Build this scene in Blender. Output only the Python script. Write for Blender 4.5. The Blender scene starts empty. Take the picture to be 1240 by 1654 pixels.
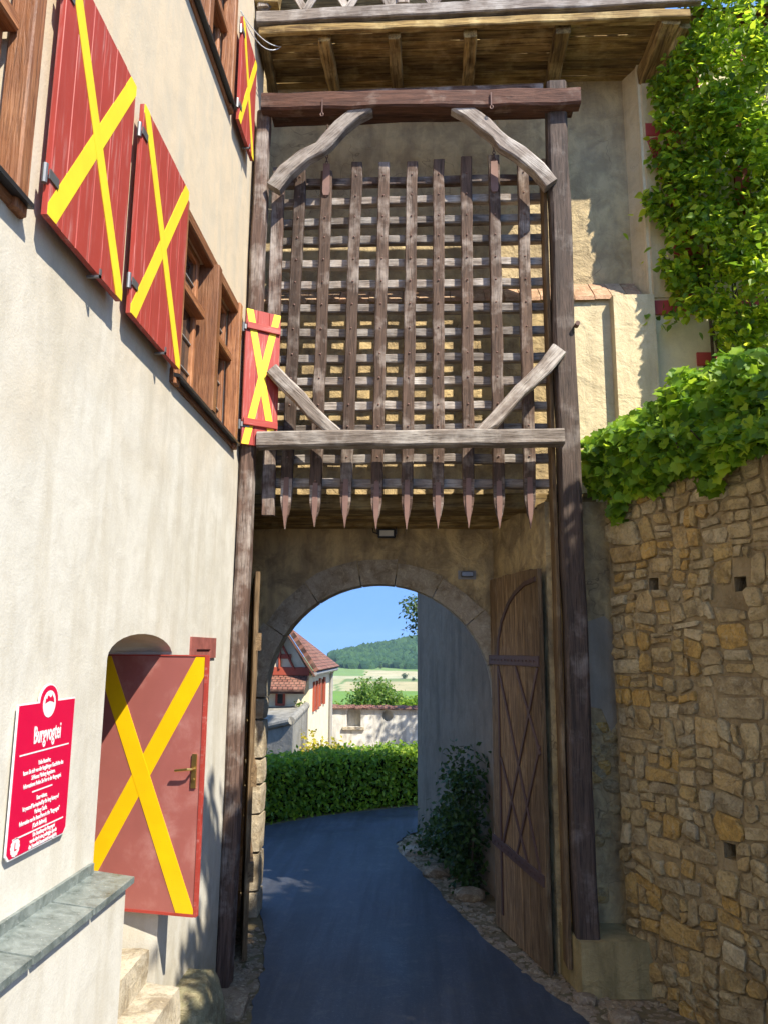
import bpy, bmesh, math, random
from mathutils import Vector, Matrix, noise
import numpy as np

# ------------------------------------------------------------------ camera, sky, sun, exposure
scene = bpy.context.scene
col = scene.collection
PF, PCX, PCY, EZ = 1242.0, 620.0, 827.0, 3.95          # focal length in photo pixels, centre, eye height
wy = Vector((56, 224, 1242)).normalized()              # world Y seen from the camera (x right, y down, z forward)
wz = Vector((46, -6898, 1242)); wz = (wz - wz.dot(wy) * wy).normalized()
wx = wy.cross(wz)
if wx.x < 0: wx = -wx
cam_d = bpy.data.cameras.new('camera'); cam = bpy.data.objects.new('camera', cam_d); col.objects.link(cam)
right = Vector((wx[0], wy[0], wz[0])); up = -Vector((wx[1], wy[1], wz[1])); back = -Vector((wx[2], wy[2], wz[2]))
CM = Matrix((right, up, back)).transposed().to_4x4(); CM.translation = (0, 0, EZ)
cam.matrix_world = CM
cam_d.sensor_fit = 'VERTICAL'; cam_d.sensor_height = 24; cam_d.lens = 24 * PF / 1654
cam_d.clip_start = 0.05; cam_d.clip_end = 9000
scene.camera = cam

SUN = Vector((0.62, -0.68, 1.0)).normalized()          # towards the sun
world = bpy.data.worlds.new('World'); scene.world = world; world.use_nodes = True
wn = world.node_tree.nodes; wl = world.node_tree.links
bg = wn['Background']; sky = wn.new('ShaderNodeTexSky'); sky.sky_type = 'NISHITA'; sky.sun_disc = False
sky.sun_elevation = math.asin(SUN.z); sky.sun_rotation = math.atan2(SUN.x, SUN.y)
sky.altitude = 500; sky.air_density = 1.0; sky.dust_density = 0.15; sky.ozone_density = 1.0
tcw = wn.new('ShaderNodeTexCoord'); lift = wn.new('ShaderNodeVectorMath'); lift.operation = 'ADD'; lift.inputs[1].default_value = (0, 0, 0.9)
nrmz = wn.new('ShaderNodeVectorMath'); nrmz.operation = 'NORMALIZE'                 # deep blue summer sky down to the horizon
wl.new(tcw.outputs['Generated'], lift.inputs[0]); wl.new(lift.outputs[0], nrmz.inputs[0]); wl.new(nrmz.outputs[0], sky.inputs['Vector'])
hsw = wn.new('ShaderNodeHueSaturation'); hsw.inputs['Saturation'].default_value = 1.15; wl.new(sky.outputs[0], hsw.inputs['Color']); wl.new(hsw.outputs[0], bg.inputs[0]); bg.inputs[1].default_value = 0.15
sd = bpy.data.lights.new('sun', 'SUN'); sd.energy = 2.8; sd.angle = math.radians(0.53); sd.color = (1.0, 0.93, 0.80)
so = bpy.data.objects.new('sun', sd); col.objects.link(so)
so.matrix_world = SUN.to_track_quat('Z', 'Y').to_matrix().to_4x4()
vs = scene.view_settings; vs.view_transform = 'Standard'; vs.look = 'None'; vs.gamma = 1.0; vs.use_curve_mapping = False
vs.exposure = 1.75

def ray(px, py):
    c = Vector(((px - PCX) / PF, (py - PCY) / PF, 1.0))
    return Vector((wx.dot(c), wy.dot(c), wz.dot(c)))
def atD(px, py, d):
    r = ray(px, py); r = r * (d / r.y); return Vector((r.x, r.y, r.z + EZ))
def atX(px, py, X):
    r = ray(px, py); r = r * (X / r.x); return Vector((r.x, r.y, r.z + EZ))
def atZ(px, py, Z):
    r = ray(px, py); r = r * ((Z - EZ) / r.z); return Vector((r.x, r.y, r.z + EZ))
def proj(p):
    q = Vector((p[0], p[1], p[2] - EZ)); c = wx * q.x + wy * q.y + wz * q.z
    return PCX + PF * c.x / c.z, PCY + PF * c.y / c.z

# ------------------------------------------------------------------ materials
class N:
    def __init__(s, name):
        s.m = bpy.data.materials.new(name); s.m.use_nodes = True
        s.t = s.m.node_tree; s.b = s.t.nodes['Principled BSDF']; s.out = s.t.nodes['Material Output']
    def n(s, ty, **k):
        x = s.t.nodes.new(ty)
        for a, v in k.items(): setattr(x, a, v)
        return x
    def l(s, a, b): s.t.links.new(a, b)
    def coord(s, scale=(1, 1, 1), rnd=False):
        tc = s.n('ShaderNodeTexCoord'); v = tc.outputs['Object']
        if rnd:
            oi = s.n('ShaderNodeObjectInfo'); mm = s.n('ShaderNodeMath', operation='MULTIPLY'); mm.inputs[1].default_value = 37
            s.l(oi.outputs['Random'], mm.inputs[0]); ad = s.n('ShaderNodeVectorMath', operation='ADD')
            s.l(v, ad.inputs[0]); s.l(mm.outputs[0], ad.inputs[1]); v = ad.outputs[0]
        mp = s.n('ShaderNodeMapping'); mp.inputs['Scale'].default_value = scale; s.l(v, mp.inputs[0]); return mp.outputs[0]
    def noise(s, v, scale, detail=5, rough=0.6, dist=0.0):
        x = s.n('ShaderNodeTexNoise'); x.inputs['Scale'].default_value = scale; x.inputs['Detail'].default_value = detail
        x.inputs['Roughness'].default_value = rough; x.inputs['Distortion'].default_value = dist
        if v is not None: s.l(v, x.inputs['Vector'])
        return x.outputs['Fac']
    def ramp(s, f, *stops):
        r = s.n('ShaderNodeValToRGB'); e = r.color_ramp.elements
        while len(e) < len(stops): e.new(0.5)
        for i, (p, c) in enumerate(stops):
            e[i].position = p; e[i].color = (c if len(c) == 4 else (*c, 1)) if not isinstance(c, (int, float)) else (c, c, c, 1)
        s.l(f, r.inputs[0]); return r.outputs[0]
    def mix(s, f, a, b, mode='MIX'):
        x = s.n('ShaderNodeMix', data_type='RGBA', blend_type=mode)
        for i, v in ((0, f), (6, a), (7, b)):
            if isinstance(v, (int, float)): x.inputs[i].default_value = v
            elif isinstance(v, tuple): x.inputs[i].default_value = (*v, 1)
            else: s.l(v, x.inputs[i])
        return x.outputs[2]
    def bump(s, h, strength=0.3, dist=0.02, prev=None):
        b = s.n('ShaderNodeBump'); b.inputs['Strength'].default_value = strength; b.inputs['Distance'].default_value = dist
        s.l(h, b.inputs['Height'])
        if prev is not None: s.l(prev, b.inputs['Normal'])
        return b.outputs[0]
    def done(s, colr, rough=0.8, nrm=None, spec=0.4, metal=0.0):
        if isinstance(colr, tuple): s.b.inputs['Base Color'].default_value = (*colr, 1)
        else: s.l(colr, s.b.inputs['Base Color'])
        if isinstance(rough, (int, float)): s.b.inputs['Roughness'].default_value = rough
        else: s.l(rough, s.b.inputs['Roughness'])
        s.b.inputs['Specular IOR Level'].default_value = spec; s.b.inputs['Metallic'].default_value = metal
        if nrm is not None: s.l(nrm, s.b.inputs['Normal'])
        return s.m

def m_plaster(name, base, alt, stain, crack=0.0, rough_bump=0.35, stain_amt=(0.52, 0.72), relief=0.0, upper=None, mott=0.25):
    k = N(name); v = k.coord()
    big = k.noise(v, 0.7, 6, 0.62); mid = k.noise(v, 3.2, 6, 0.65, 0.4); fine = k.noise(v, 60, 4, 0.7)
    vs_ = k.coord((2.2, 2.2, 0.45)); streak = k.noise(vs_, 1.6, 6, 0.65)
    c = k.mix(k.ramp(big, (0.38, 0), (0.66, 1)), base, alt)
    if upper:
        sp = k.n('ShaderNodeSeparateXYZ'); k.l(v, sp.inputs[0]); ma = k.n('ShaderNodeMath', operation='MULTIPLY_ADD'); k.l(big, ma.inputs[0]); ma.inputs[1].default_value = 4.0; k.l(sp.outputs['Z'], ma.inputs[2])
        mg = k.n('ShaderNodeMath', operation='MULTIPLY_ADD'); k.l(mid, mg.inputs[0]); mg.inputs[1].default_value = 1.6; k.l(sp.outputs['Z'], mg.inputs[2])
        md_ = k.n('ShaderNodeMapRange'); k.l(mg.outputs[0], md_.inputs[0]); md_.inputs[1].default_value = 2.3; md_.inputs[2].default_value = 1.2; c = k.mix(md_.outputs[0], c, (0.36, 0.29, 0.17))
        mr = k.n('ShaderNodeMapRange'); k.l(ma.outputs[0], mr.inputs[0]); mr.inputs[1].default_value = 7.2; mr.inputs[2].default_value = 9.6; c = k.mix(mr.outputs[0], c, upper)
    c = k.mix(k.ramp(streak, (stain_amt[0], 0), (stain_amt[1], 0.75)), c, stain)
    c = k.mix(k.ramp(fine, (0.3, 0.22), (0.62, 0.0)), c, tuple(x * 0.55 for x in base))
    c = k.mix(k.ramp(mid, (0.38, mott), (0.58, 0.0)), c, tuple(x * 0.75 for x in stain))
    n1 = k.bump(fine, rough_bump, 0.006)
    n2 = k.bump(mid, 0.35 + relief, 0.02 + 0.04 * relief, n1)
    if crack:
        vo = k.n('ShaderNodeTexVoronoi', feature='DISTANCE_TO_EDGE'); vo.inputs['Scale'].default_value = 1.6
        wv = k.n('ShaderNodeVectorMath', operation='ADD'); ns = k.n('ShaderNodeTexNoise'); ns.inputs['Scale'].default_value = 2.5
        k.l(v, ns.inputs['Vector']); k.l(v, wv.inputs[0]); k.l(ns.outputs['Color'], wv.inputs[1]); k.l(wv.outputs[0], vo.inputs['Vector'])
        cr = k.ramp(vo.outputs['Distance'], (0.0, 0.0), (0.012, 1.0)); sel = k.ramp(big, (0.5, 0.0), (0.56, crack))
        msk = k.mix(sel, (1, 1, 1), cr); c = k.mix(msk, tuple(x * 0.5 for x in stain), c); n2 = k.bump(msk, 0.3, 0.02, n2)
    return k.done(c, 0.92, n2, 0.2)

def m_wood(name, dark, mid, pale, pale_amt=(0.5, 0.75), rough=0.75, spec=0.25, gscale=1.0):
    k = N(name); v = k.coord((0.7 * gscale, 9 * gscale, 9 * gscale), True); v2 = k.coord((2.2 * gscale, 42 * gscale, 42 * gscale), True); v3 = k.coord((1, 1, 1), True)
    g = k.noise(v, 2.2, 7, 0.65, 0.8); f = k.noise(v2, 1.6, 5, 0.7); b = k.noise(v3, 2.6, 5, 0.6)
    c = k.mix(k.ramp(g, (0.32, 0), (0.68, 1)), dark, mid)
    c = k.mix(k.ramp(b, (pale_amt[0], 0), (pale_amt[1], 0.8)), c, pale)
    c = k.mix(k.ramp(f, (0.35, 0.7), (0.5, 0.0)), c, tuple(x * 0.45 for x in dark))
    oi = k.n('ShaderNodeObjectInfo'); c = k.mix(1.0, c, k.ramp(oi.outputs['Random'], (0.0, 0.62), (1.0, 1.25)), 'MULTIPLY')
    n1 = k.bump(f, 0.6, 0.008); n2 = k.bump(g, 0.7, 0.016, n1)
    return k.done(c, rough, n2, spec)

def m_paint(name, base, worn, wear=(0.56, 0.66), rough=0.5, grain=True, spec=0.35):
    k = N(name); v = k.coord((1.0, 16, 16) if grain else (2, 2, 2), True); v3 = k.coord((1, 1, 1), True)
    g = k.noise(v, 1.5, 6, 0.7, 0.3); b = k.noise(v3, 3.0, 5, 0.6); f = k.noise(k.coord((4, 50, 50), True), 1.5, 4, 0.7)
    c = k.mix(k.ramp(b, (0.3, 0.35), (0.7, 0.0)), base, tuple(x * 0.6 for x in base))
    w = k.mix(k.ramp(b, (0.38, 0.15), (0.72, 1.0)), (0, 0, 0), k.ramp(g, (wear[0], 0), (wear[1], 1)))
    c = k.mix(w, c, worn)
    n1 = k.bump(f, 0.18, 0.004) if grain else k.bump(b, 0.08, 0.01)
    return k.done(c, rough, n1, spec)

def m_stone(name, cols, rough_bump=0.8, scale=1.0, sat_rand=True):
    k = N(name); oi = k.n('ShaderNodeObjectInfo'); v = k.coord((scale, scale, scale), True)
    b = k.noise(v, 4.5, 7, 0.65, 0.5); f = k.noise(v, 38, 5, 0.75); mid = k.noise(v, 11, 6, 0.7, 1.2)
    st = [(i / max(1, len(cols) - 1), c) for i, c in enumerate(cols)]
    c = k.ramp(oi.outputs['Random'], *st)
    c = k.mix(k.ramp(b, (0.36, 0.62), (0.56, 0.0)), c, (0.17, 0.115, 0.055))
    c = k.mix(k.ramp(mid, (0.52, 0.0), (0.68, 0.6)), c, (0.66, 0.55, 0.36))
    c = k.mix(k.ramp(f, (0.3, 0.4), (0.5, 0.0)), c, (0.07, 0.05, 0.03))
    n1 = k.bump(f, 0.7, 0.015); n2 = k.bump(mid, min(1, rough_bump * 1.3), 0.05, n1); n3 = k.bump(b, rough_bump, 0.09, n2)
    return k.done(c, 0.92, n3, 0.2)

def m_leaf(name, c1, c2, c3, trans=0.45, rough=0.45):
    k = N(name); g = k.n('ShaderNodeNewGeometry'); oi = k.n('ShaderNodeObjectInfo')
    add = k.n('ShaderNodeMath', operation='ADD'); k.l(g.outputs['Random Per Island'], add.inputs[0]); k.l(oi.outputs['Random'], add.inputs[1])
    fr = k.n('ShaderNodeMath', operation='FRACT'); k.l(add.outputs[0], fr.inputs[0])
    c = k.ramp(fr.outputs[0], (0.0, c1), (0.6, c2), (1.0, c3))
    k.l(c, k.b.inputs['Base Color']); k.b.inputs['Roughness'].default_value = rough; k.b.inputs['Specular IOR Level'].default_value = 0.35
    tr = k.n('ShaderNodeBsdfTranslucent'); hs = k.n('ShaderNodeHueSaturation'); hs.inputs['Value'].default_value = 1.9; hs.inputs['Hue'].default_value = 0.485
    k.l(c, hs.inputs['Color']); k.l(hs.outputs[0], tr.inputs['Color'])
    mx = k.n('ShaderNodeMixShader'); mx.inputs[0].default_value = trans
    k.l(k.b.outputs[0], mx.inputs[1]); k.l(tr.outputs[0], mx.inputs[2]); k.l(mx.outputs[0], k.out.inputs['Surface'])
    return k.m

def m_flat(name, c, rough=0.5, spec=0.4, metal=0.0, var=0.12):
    k = N(name); v = k.coord((1, 1, 1), True); n1 = k.noise(v, 7, 5, 0.65); f = k.noise(v, 70, 3, 0.7)
    cc = k.mix(k.ramp(n1, (0.35, var * 3), (0.65, 0.0)), c, tuple(x * 0.6 for x in c))
    return k.done(cc, rough, k.bump(f, 0.12, 0.003), spec, metal)

M = {}
def build_materials():
    M['plaster'] = m_plaster('white_lime_plaster', (0.66, 0.63, 0.55), (0.60, 0.57, 0.49), (0.50, 0.45, 0.35), stain_amt=(0.46, 0.70), upper=(0.62, 0.50, 0.34))
    M['ochre'] = m_plaster('ochre_plaster', (0.66, 0.49, 0.24), (0.56, 0.41, 0.20), (0.26, 0.19, 0.11), 0.7, 0.6, (0.44, 0.66), 0.9, mott=0.7)
    M['cream'] = m_plaster('cream_plaster', (0.72, 0.60, 0.38), (0.66, 0.54, 0.33), (0.42, 0.33, 0.20), 0.55, 0.5, (0.52, 0.75), 0.6)
    M['cement'] = m_plaster('cement_render', (0.44, 0.37, 0.27), (0.37, 0.31, 0.23), (0.25, 0.21, 0.15), 0, 0.5, (0.48, 0.7), 0.3)
    M['terracotta'] = m_stone('terracotta', [(0.55, 0.32, 0.20), (0.48, 0.30, 0.19), (0.58, 0.42, 0.28)], 0.3)
    M['farred'] = m_paint('red_oxide_timber', (0.36, 0.075, 0.04), (0.36, 0.14, 0.10), (0.6, 0.75))
    M['oldgrey'] = m_plaster('old_grey_wall', (0.34, 0.32, 0.27), (0.28, 0.265, 0.23), (0.15, 0.14, 0.12), 0, 0.7, (0.44, 0.64), 0.5)
    M['ochrepale'] = m_plaster('pale_ochre_plaster', (0.62, 0.48, 0.26), (0.54, 0.42, 0.25), (0.33, 0.25, 0.15), 0.7, 0.6, (0.46, 0.7), 0.9, mott=0.55)
    M['creamwall'] = m_plaster('cream_wall', (0.80, 0.70, 0.48), (0.78, 0.70, 0.52), (0.62, 0.52, 0.34), 0, 0.3, (0.6, 0.85))
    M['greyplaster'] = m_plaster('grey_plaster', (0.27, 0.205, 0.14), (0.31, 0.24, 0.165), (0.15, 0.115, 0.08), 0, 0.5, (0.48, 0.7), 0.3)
    M['whiteold'] = m_plaster('old_white_plaster', (0.72, 0.69, 0.62), (0.60, 0.58, 0.52), (0.30, 0.28, 0.24), 0, 0.4, (0.48, 0.66), 0.2)
    M['wood'] = m_wood('weathered_dark_oak', (0.060, 0.036, 0.027), (0.175, 0.108, 0.080), (0.44, 0.38, 0.33), (0.46, 0.68))
    M['woodbar'] = m_wood('dark_bar_oak', (0.045, 0.028, 0.020), (0.13, 0.082, 0.058), (0.40, 0.34, 0.29), (0.50, 0.72))
    M['woodgrey'] = m_wood('silver_grey_oak', (0.13, 0.10, 0.08), (0.36, 0.30, 0.25), (0.58, 0.53, 0.47), (0.45, 0.7))
    M['woodpost'] = m_wood('dark_post_oak', (0.045, 0.034, 0.028), (0.13, 0.09, 0.07), (0.30, 0.26, 0.23), (0.55, 0.8))
    M['woodred'] = m_wood('red_brown_beam', (0.055, 0.025, 0.017), (0.15, 0.07, 0.045), (0.32, 0.24, 0.19), (0.56, 0.8))
    M['soffit'] = m_wood('stained_soffit_boards', (0.07, 0.038, 0.014), (0.42, 0.28, 0.10), (0.58, 0.44, 0.20), (0.48, 0.7), gscale=0.7)
    M['gatewood'] = m_wood('brown_gate_boards', (0.11, 0.065, 0.032), (0.36, 0.235, 0.12), (0.46, 0.34, 0.20), (0.55, 0.8))
    M['framewood'] = m_wood('varnished_window_oak', (0.20, 0.075, 0.03), (0.38, 0.16, 0.065), (0.46, 0.22, 0.10), (0.5, 0.75), 0.5, 0.35)
    M['red'] = m_paint('worn_red_paint', (0.38, 0.05, 0.035), (0.50, 0.27, 0.24), (0.53, 0.68))
    M['yellow'] = m_paint('yellow_paint', (0.90, 0.66, 0.035), (0.80, 0.56, 0.08), (0.7, 0.85), 0.45)
    M['doorred'] = m_paint('red_steel_door', (0.36, 0.115, 0.095), (0.50, 0.26, 0.22), (0.5, 0.75), 0.38, False, 0.45)
    M['dooryellow'] = m_paint('yellow_enamel', (0.88, 0.52, 0.005), (0.85, 0.50, 0.02), (0.75, 0.9), 0.35, False, 0.45)
    M['timberred'] = m_paint('red_timber_paint', (0.46, 0.07, 0.07), (0.40, 0.14, 0.12), (0.6, 0.75))
    M['stone'] = m_stone('rubble_limestone', [(0.62, 0.48, 0.26), (0.70, 0.43, 0.12), (0.52, 0.40, 0.22), (0.60, 0.45, 0.22), (0.74, 0.61, 0.37), (0.66, 0.41, 0.12), (0.50, 0.41, 0.25), (0.66, 0.46, 0.18), (0.60, 0.50, 0.31)])
    M['archstone'] = m_stone('tuff_stone', [(0.40, 0.33, 0.23), (0.44, 0.365, 0.26), (0.42, 0.35, 0.245)], 0.3)
    M['step'] = m_stone('pale_step_stone', [(0.55, 0.48, 0.36), (0.50, 0.45, 0.35)], 0.35)
    M['rock'] = m_stone('mossy_rock', [(0.34, 0.32, 0.18), (0.36, 0.32, 0.20)], 0.6)
    M['rubble'] = m_stone('rubble', [(0.34, 0.25, 0.16), (0.26, 0.19, 0.12), (0.46, 0.37, 0.28)], 0.5)
    M['mossy'] = m_plaster('mossy_stone', (0.42, 0.32, 0.15), (0.36, 0.29, 0.14), (0.16, 0.13, 0.06), 0, 0.8, (0.45, 0.65), 0.8)
    M['mortar'] = m_plaster('lime_mortar', (0.44, 0.34, 0.19), (0.34, 0.26, 0.14), (0.19, 0.135, 0.07), 0, 0.9, (0.42, 0.64), 1.2)
    k = N('slate_coping'); v = k.coord(); b = k.noise(v, 9, 6, 0.7, 0.6); f = k.noise(v, 60, 4, 0.7)
    c = k.mix(k.ramp(b, (0.35, 0), (0.65, 1)), (0.09, 0.11, 0.10), (0.24, 0.27, 0.25)); c = k.mix(k.ramp(f, (0.62, 0), (0.7, 0.7)), c, (0.5, 0.5, 0.46))
    M['slate'] = k.done(c, k.ramp(b, (0.3, 0.25), (0.7, 0.5)), k.bump(b, 0.4, 0.01), 0.6)
    k = N('asphalt'); v = k.coord(); b = k.noise(v, 0.55, 5, 0.65, 0.8); f = k.noise(v, 38, 5, 0.85); md = k.noise(v, 5, 6, 0.75, 1.0)
    c = k.mix(k.ramp(b, (0.35, 0), (0.65, 1)), (0.024, 0.028, 0.038), (0.060, 0.066, 0.082)); c = k.mix(k.ramp(f, (0.56, 0), (0.68, 0.8)), c, (0.17, 0.165, 0.155))
    c = k.mix(k.ramp(md, (0.5, 0), (0.66, 0.6)), c, (0.10, 0.094, 0.086))
    trk = k.noise(k.coord((3.2, .22, 1)), 1.3, 5, 0.7); c = k.mix(k.ramp(trk, (0.42, 0.55), (0.58, 0.0)), c, (0.022, 0.022, 0.024))
    M['asphalt'] = k.done(c, k.ramp(b, (0.3, 0.5), (0.7, 0.72)), k.bump(f, 0.35, 0.006), 0.5)
    k = N('ground'); at = k.n('ShaderNodeVertexColor', layer_name='Col'); v = k.coord(); b = k.noise(v, 6, 6, 0.7); lg = k.noise(v, 0.03, 4, 0.6)
    c = k.mix(k.ramp(b, (0.3, 0.55), (0.65, 0.0)), at.outputs[0], (0.03, 0.022, 0.012)); c = k.mix(k.ramp(lg, (0.4, 0.25), (0.6, 0.0)), c, (0.10, 0.13, 0.04))
    M['ground'] = k.done(c, 0.95, k.bump(b, 0.5, 0.05), 0.15)
    k = N('roof_tiles'); v = k.coord(); w = k.n('ShaderNodeTexBrick'); w.inputs['Scale'].default_value = 1; w.inputs['Brick Width'].default_value = 0.15; w.inputs['Row Height'].default_value = 0.13
    w.inputs['Mortar Size'].default_value = 0.016; w.inputs['Color1'].default_value = (0.27, 0.115, 0.08, 1); w.inputs['Color2'].default_value = (0.17, 0.07, 0.05, 1); w.inputs['Mortar'].default_value = (0.05, 0.025, 0.02, 1)
    k.l(v, w.inputs['Vector']); b = k.noise(v, 3, 5, 0.7); c = k.mix(k.ramp(b, (0.4, 0), (0.7, 0.5)), w.outputs['Color'], (0.32, 0.20, 0.14))
    M['tiles'] = k.done(c, 0.85, k.bump(w.outputs['Fac'], 0.8, 0.03), 0.2)
    M['iron'] = m_flat('rusty_iron', (0.13, 0.075, 0.06), 0.6, 0.4, 0.4)
    M['ironpink'] = m_flat('rust_primed_iron', (0.22, 0.125, 0.10), 0.6, 0.4, 0.1, 0.2)
    M['steel'] = m_flat('grey_steel', (0.22, 0.22, 0.22), 0.45, 0.5, 0.7)
    M['brass'] = m_flat('brass', (0.62, 0.45, 0.16), 0.3, 0.5, 0.9)
    M['black'] = m_flat('black_sheet', (0.018, 0.018, 0.020), 0.4, 0.5)
    M['lead'] = m_flat('lead_bars', (0.30, 0.29, 0.27), 0.5, 0.4)
    M['white'] = m_flat('white_paint', (0.80, 0.79, 0.77), 0.4, 0.4, 0, 0.04)
    M['signred'] = m_flat('sign_red', (0.62, 0.004, 0.05), 0.4, 0.4, 0, 0.05)
    M['sandstone'] = m_flat('red_sandstone', (0.32, 0.10, 0.08), 0.9, 0.2, 0, 0.3)
    M['lens'] = m_flat('lamp_lens', (0.62, 0.58, 0.48), 0.3, 0.5)
    M['cable'] = m_flat('white_cable', (0.75, 0.75, 0.73), 0.45, 0.4)
    k = N('window_glass'); k.b.inputs['IOR'].default_value = 1.6; M['glass'] = k.done((0.035, 0.035, 0.032), 0.04, None, 0.9)
    M['dark'] = m_flat('painted_dark_interior', (0.03, 0.026, 0.022), 0.9, 0.1)  # near-black colour standing for the darkness of an unlit room
    M['ivy'] = m_leaf('ivy_leaf', (0.06, 0.14, 0.010), (0.17, 0.32, 0.018), (0.36, 0.50, 0.035), 0.5, 0.5)
    M['vine'] = m_leaf('vine_leaf', (0.06, 0.13, 0.010), (0.20, 0.33, 0.018), (0.46, 0.54, 0.035), 0.58, 0.42)
    M['hedge'] = m_leaf('hedge_leaf', (0.08, 0.16, 0.015), (0.17, 0.28, 0.02), (0.32, 0.40, 0.03), 0.45)
    M['yellowbush'] = m_leaf('yellow_shrub_leaf', (0.25, 0.24, 0.02), (0.38, 0.34, 0.03), (0.48, 0.42, 0.05), 0.35)
    M['treeleaf'] = m_leaf('tree_leaf', (0.05, 0.11, 0.014), (0.11, 0.19, 0.022), (0.18, 0.26, 0.03), 0.4)
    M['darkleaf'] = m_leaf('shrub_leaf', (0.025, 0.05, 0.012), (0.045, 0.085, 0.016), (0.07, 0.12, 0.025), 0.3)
    M['bark'] = m_wood('bark', (0.05, 0.035, 0.022), (0.14, 0.10, 0.07), (0.2, 0.17, 0.13))
    k = N('forest'); g = k.n('ShaderNodeNewGeometry'); c = k.ramp(g.outputs['Random Per Island'], (0, (0.02, 0.055, 0.025)), (1, (0.055, 0.11, 0.035)))
    v = k.coord(); b = k.noise(v, 0.35, 4, 0.7); M['forest'] = k.done(k.mix(k.ramp(b, (0.4, 0.5), (0.6, 0)), c, (0.015, 0.035, 0.015)), 0.9, k.bump(b, 0.8, 1.5), 0.1)
build_materials()

# ------------------------------------------------------------------ geometry helpers
WORLD = {}
I4 = Matrix.Identity(4)
def link(name, mesh, mat, parent=None, Mx=None, smooth=False):
    if mat is not None and not mesh.materials: mesh.materials.append(M[mat] if isinstance(mat, str) else mat)
    o = bpy.data.objects.new(name, mesh); col.objects.link(o)
    Mx = Mx if Mx is not None else I4
    WORLD[o.name] = Mx.copy()
    if parent is not None:
        o.parent = parent; o.matrix_basis = WORLD[parent.name].inverted() @ Mx
    else: o.matrix_basis = Mx
    if smooth: mesh.polygons.foreach_set('use_smooth', [True] * len(mesh.polygons))
    return o
def thing(name, label, cat, loc=(0, 0, 0), group=None):
    o = bpy.data.objects.new(name, None); col.objects.link(o); o.empty_display_size = 0.2
    o.location = loc; WORLD[o.name] = Matrix.Translation(Vector(loc)); return tag(o, label, cat, group)
def tag(o, label, cat, group=None):
    o['label'] = label; o['category'] = cat
    if group: o['group'] = group
    return o
def struct(o): o['kind'] = 'structure'; return o
def stuff(o): o['kind'] = 'stuff'; return o

class MB:
    def __init__(s): s.v = []; s.f = []
    def add(s, vs, fs):
        n = len(s.v); s.v += [tuple(p) for p in vs]; s.f += [tuple(i + n for i in f) for f in fs]; return s
    def box(s, a, b):
        (x0, y0, z0), (x1, y1, z1) = a, b
        return s.add([(x0, y0, z0), (x1, y0, z0), (x1, y1, z0), (x0, y1, z0), (x0, y0, z1), (x1, y0, z1), (x1, y1, z1), (x0, y1, z1)],
                     [(0, 3, 2, 1), (4, 5, 6, 7), (0, 1, 5, 4), (1, 2, 6, 5), (2, 3, 7, 6), (3, 0, 4, 7)])
    def prism(s, pts, z0, z1, axis='Z'):
        n = len(pts)
        def P(a, b, c): return {'Z': (a, b, c), 'X': (c, a, b), 'Y': (a, c, b)}[axis]
        vs_ = [P(a, b, z0) for a, b in pts] + [P(a, b, z1) for a, b in pts]
        fs = [tuple(range(n))[::-1], tuple(range(n, 2 * n))] + [(i, (i + 1) % n, n + (i + 1) % n, n + i) for i in range(n)]
        return s.add(vs_, fs)
    def hexa(s, bottom, top):
        return s.add(list(bottom) + list(top), [(3, 2, 1, 0), (4, 5, 6, 7), (0, 1, 5, 4), (1, 2, 6, 5), (2, 3, 7, 6), (3, 0, 4, 7)])
    def tube(s, pts, r, n=8, cap=True):
        pts = [Vector(p) for p in pts]; base = len(s.v); m = len(pts)
        for i, p in enumerate(pts):
            d = (pts[min(i + 1, m - 1)] - pts[max(i - 1, 0)]).normalized()
            u = d.orthogonal().normalized() if i == 0 else (u - d * u.dot(d)).normalized()
            w = d.cross(u); rr = r[i] if isinstance(r, (list, tuple)) else r
            for k in range(n):
                a = 2 * math.pi * k / n; s.v.append(tuple(p + (u * math.cos(a) + w * math.sin(a)) * rr))
        for i in range(m - 1):
            for k in range(n):
                a = base + i * n + k; b = base + i * n + (k + 1) % n; s.f.append((a, b, b + n, a + n))
        if cap: s.f.append(tuple(base + k for k in range(n))[::-1]); s.f.append(tuple(base + (m - 1) * n + k for k in range(n)))
        return s
    def mesh(s, name='m', normals=True):
        me = bpy.data.meshes.new(name); me.from_pydata(s.v, [], s.f)
        if normals:
            bm = bmesh.new(); bm.from_mesh(me); bmesh.ops.recalc_face_normals(bm, faces=bm.faces); bm.to_mesh(me); bm.free()
        me.update(); return me

def frame(a, b, upv):
    x = (Vector(b) - Vector(a)).normalized(); u = Vector(upv); y = u.cross(x).normalized(); z = x.cross(y)
    m = Matrix((x, y, z)).transposed().to_4x4(); m.translation = a; return m
def beam_mesh(L, w, h, seg=6, jit=0.0, cham=0.012, rng=random, taper=1.0, bow=0.0):
    mb = MB(); n = 8
    for i in range(seg + 1):
        t = i / seg; sc = 1 + (taper - 1) * t
        hw = w / 2 * sc; hh = h / 2 * sc; c = min(cham, hw * .45, hh * .45)
        dy = rng.uniform(-jit, jit); dz = rng.uniform(-jit, jit) + bow * math.sin(math.pi * t)
        for (yy, zz) in ((-hw + c, -hh), (hw - c, -hh), (hw, -hh + c), (hw, hh - c), (hw - c, hh), (-hw + c, hh), (-hw, hh - c), (-hw, -hh + c)):
            mb.v.append((t * L, yy + dy + rng.uniform(-jit, jit) * .5, zz + dz + rng.uniform(-jit, jit) * .5))
    for i in range(seg):
        for k in range(n): mb.f.append((i * n + k, i * n + (k + 1) % n, (i + 1) * n + (k + 1) % n, (i + 1) * n + k))
    mb.f.append(tuple(range(n))[::-1]); mb.f.append(tuple(seg * n + k for k in range(n)))
    return mb.mesh('beam', True)
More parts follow.
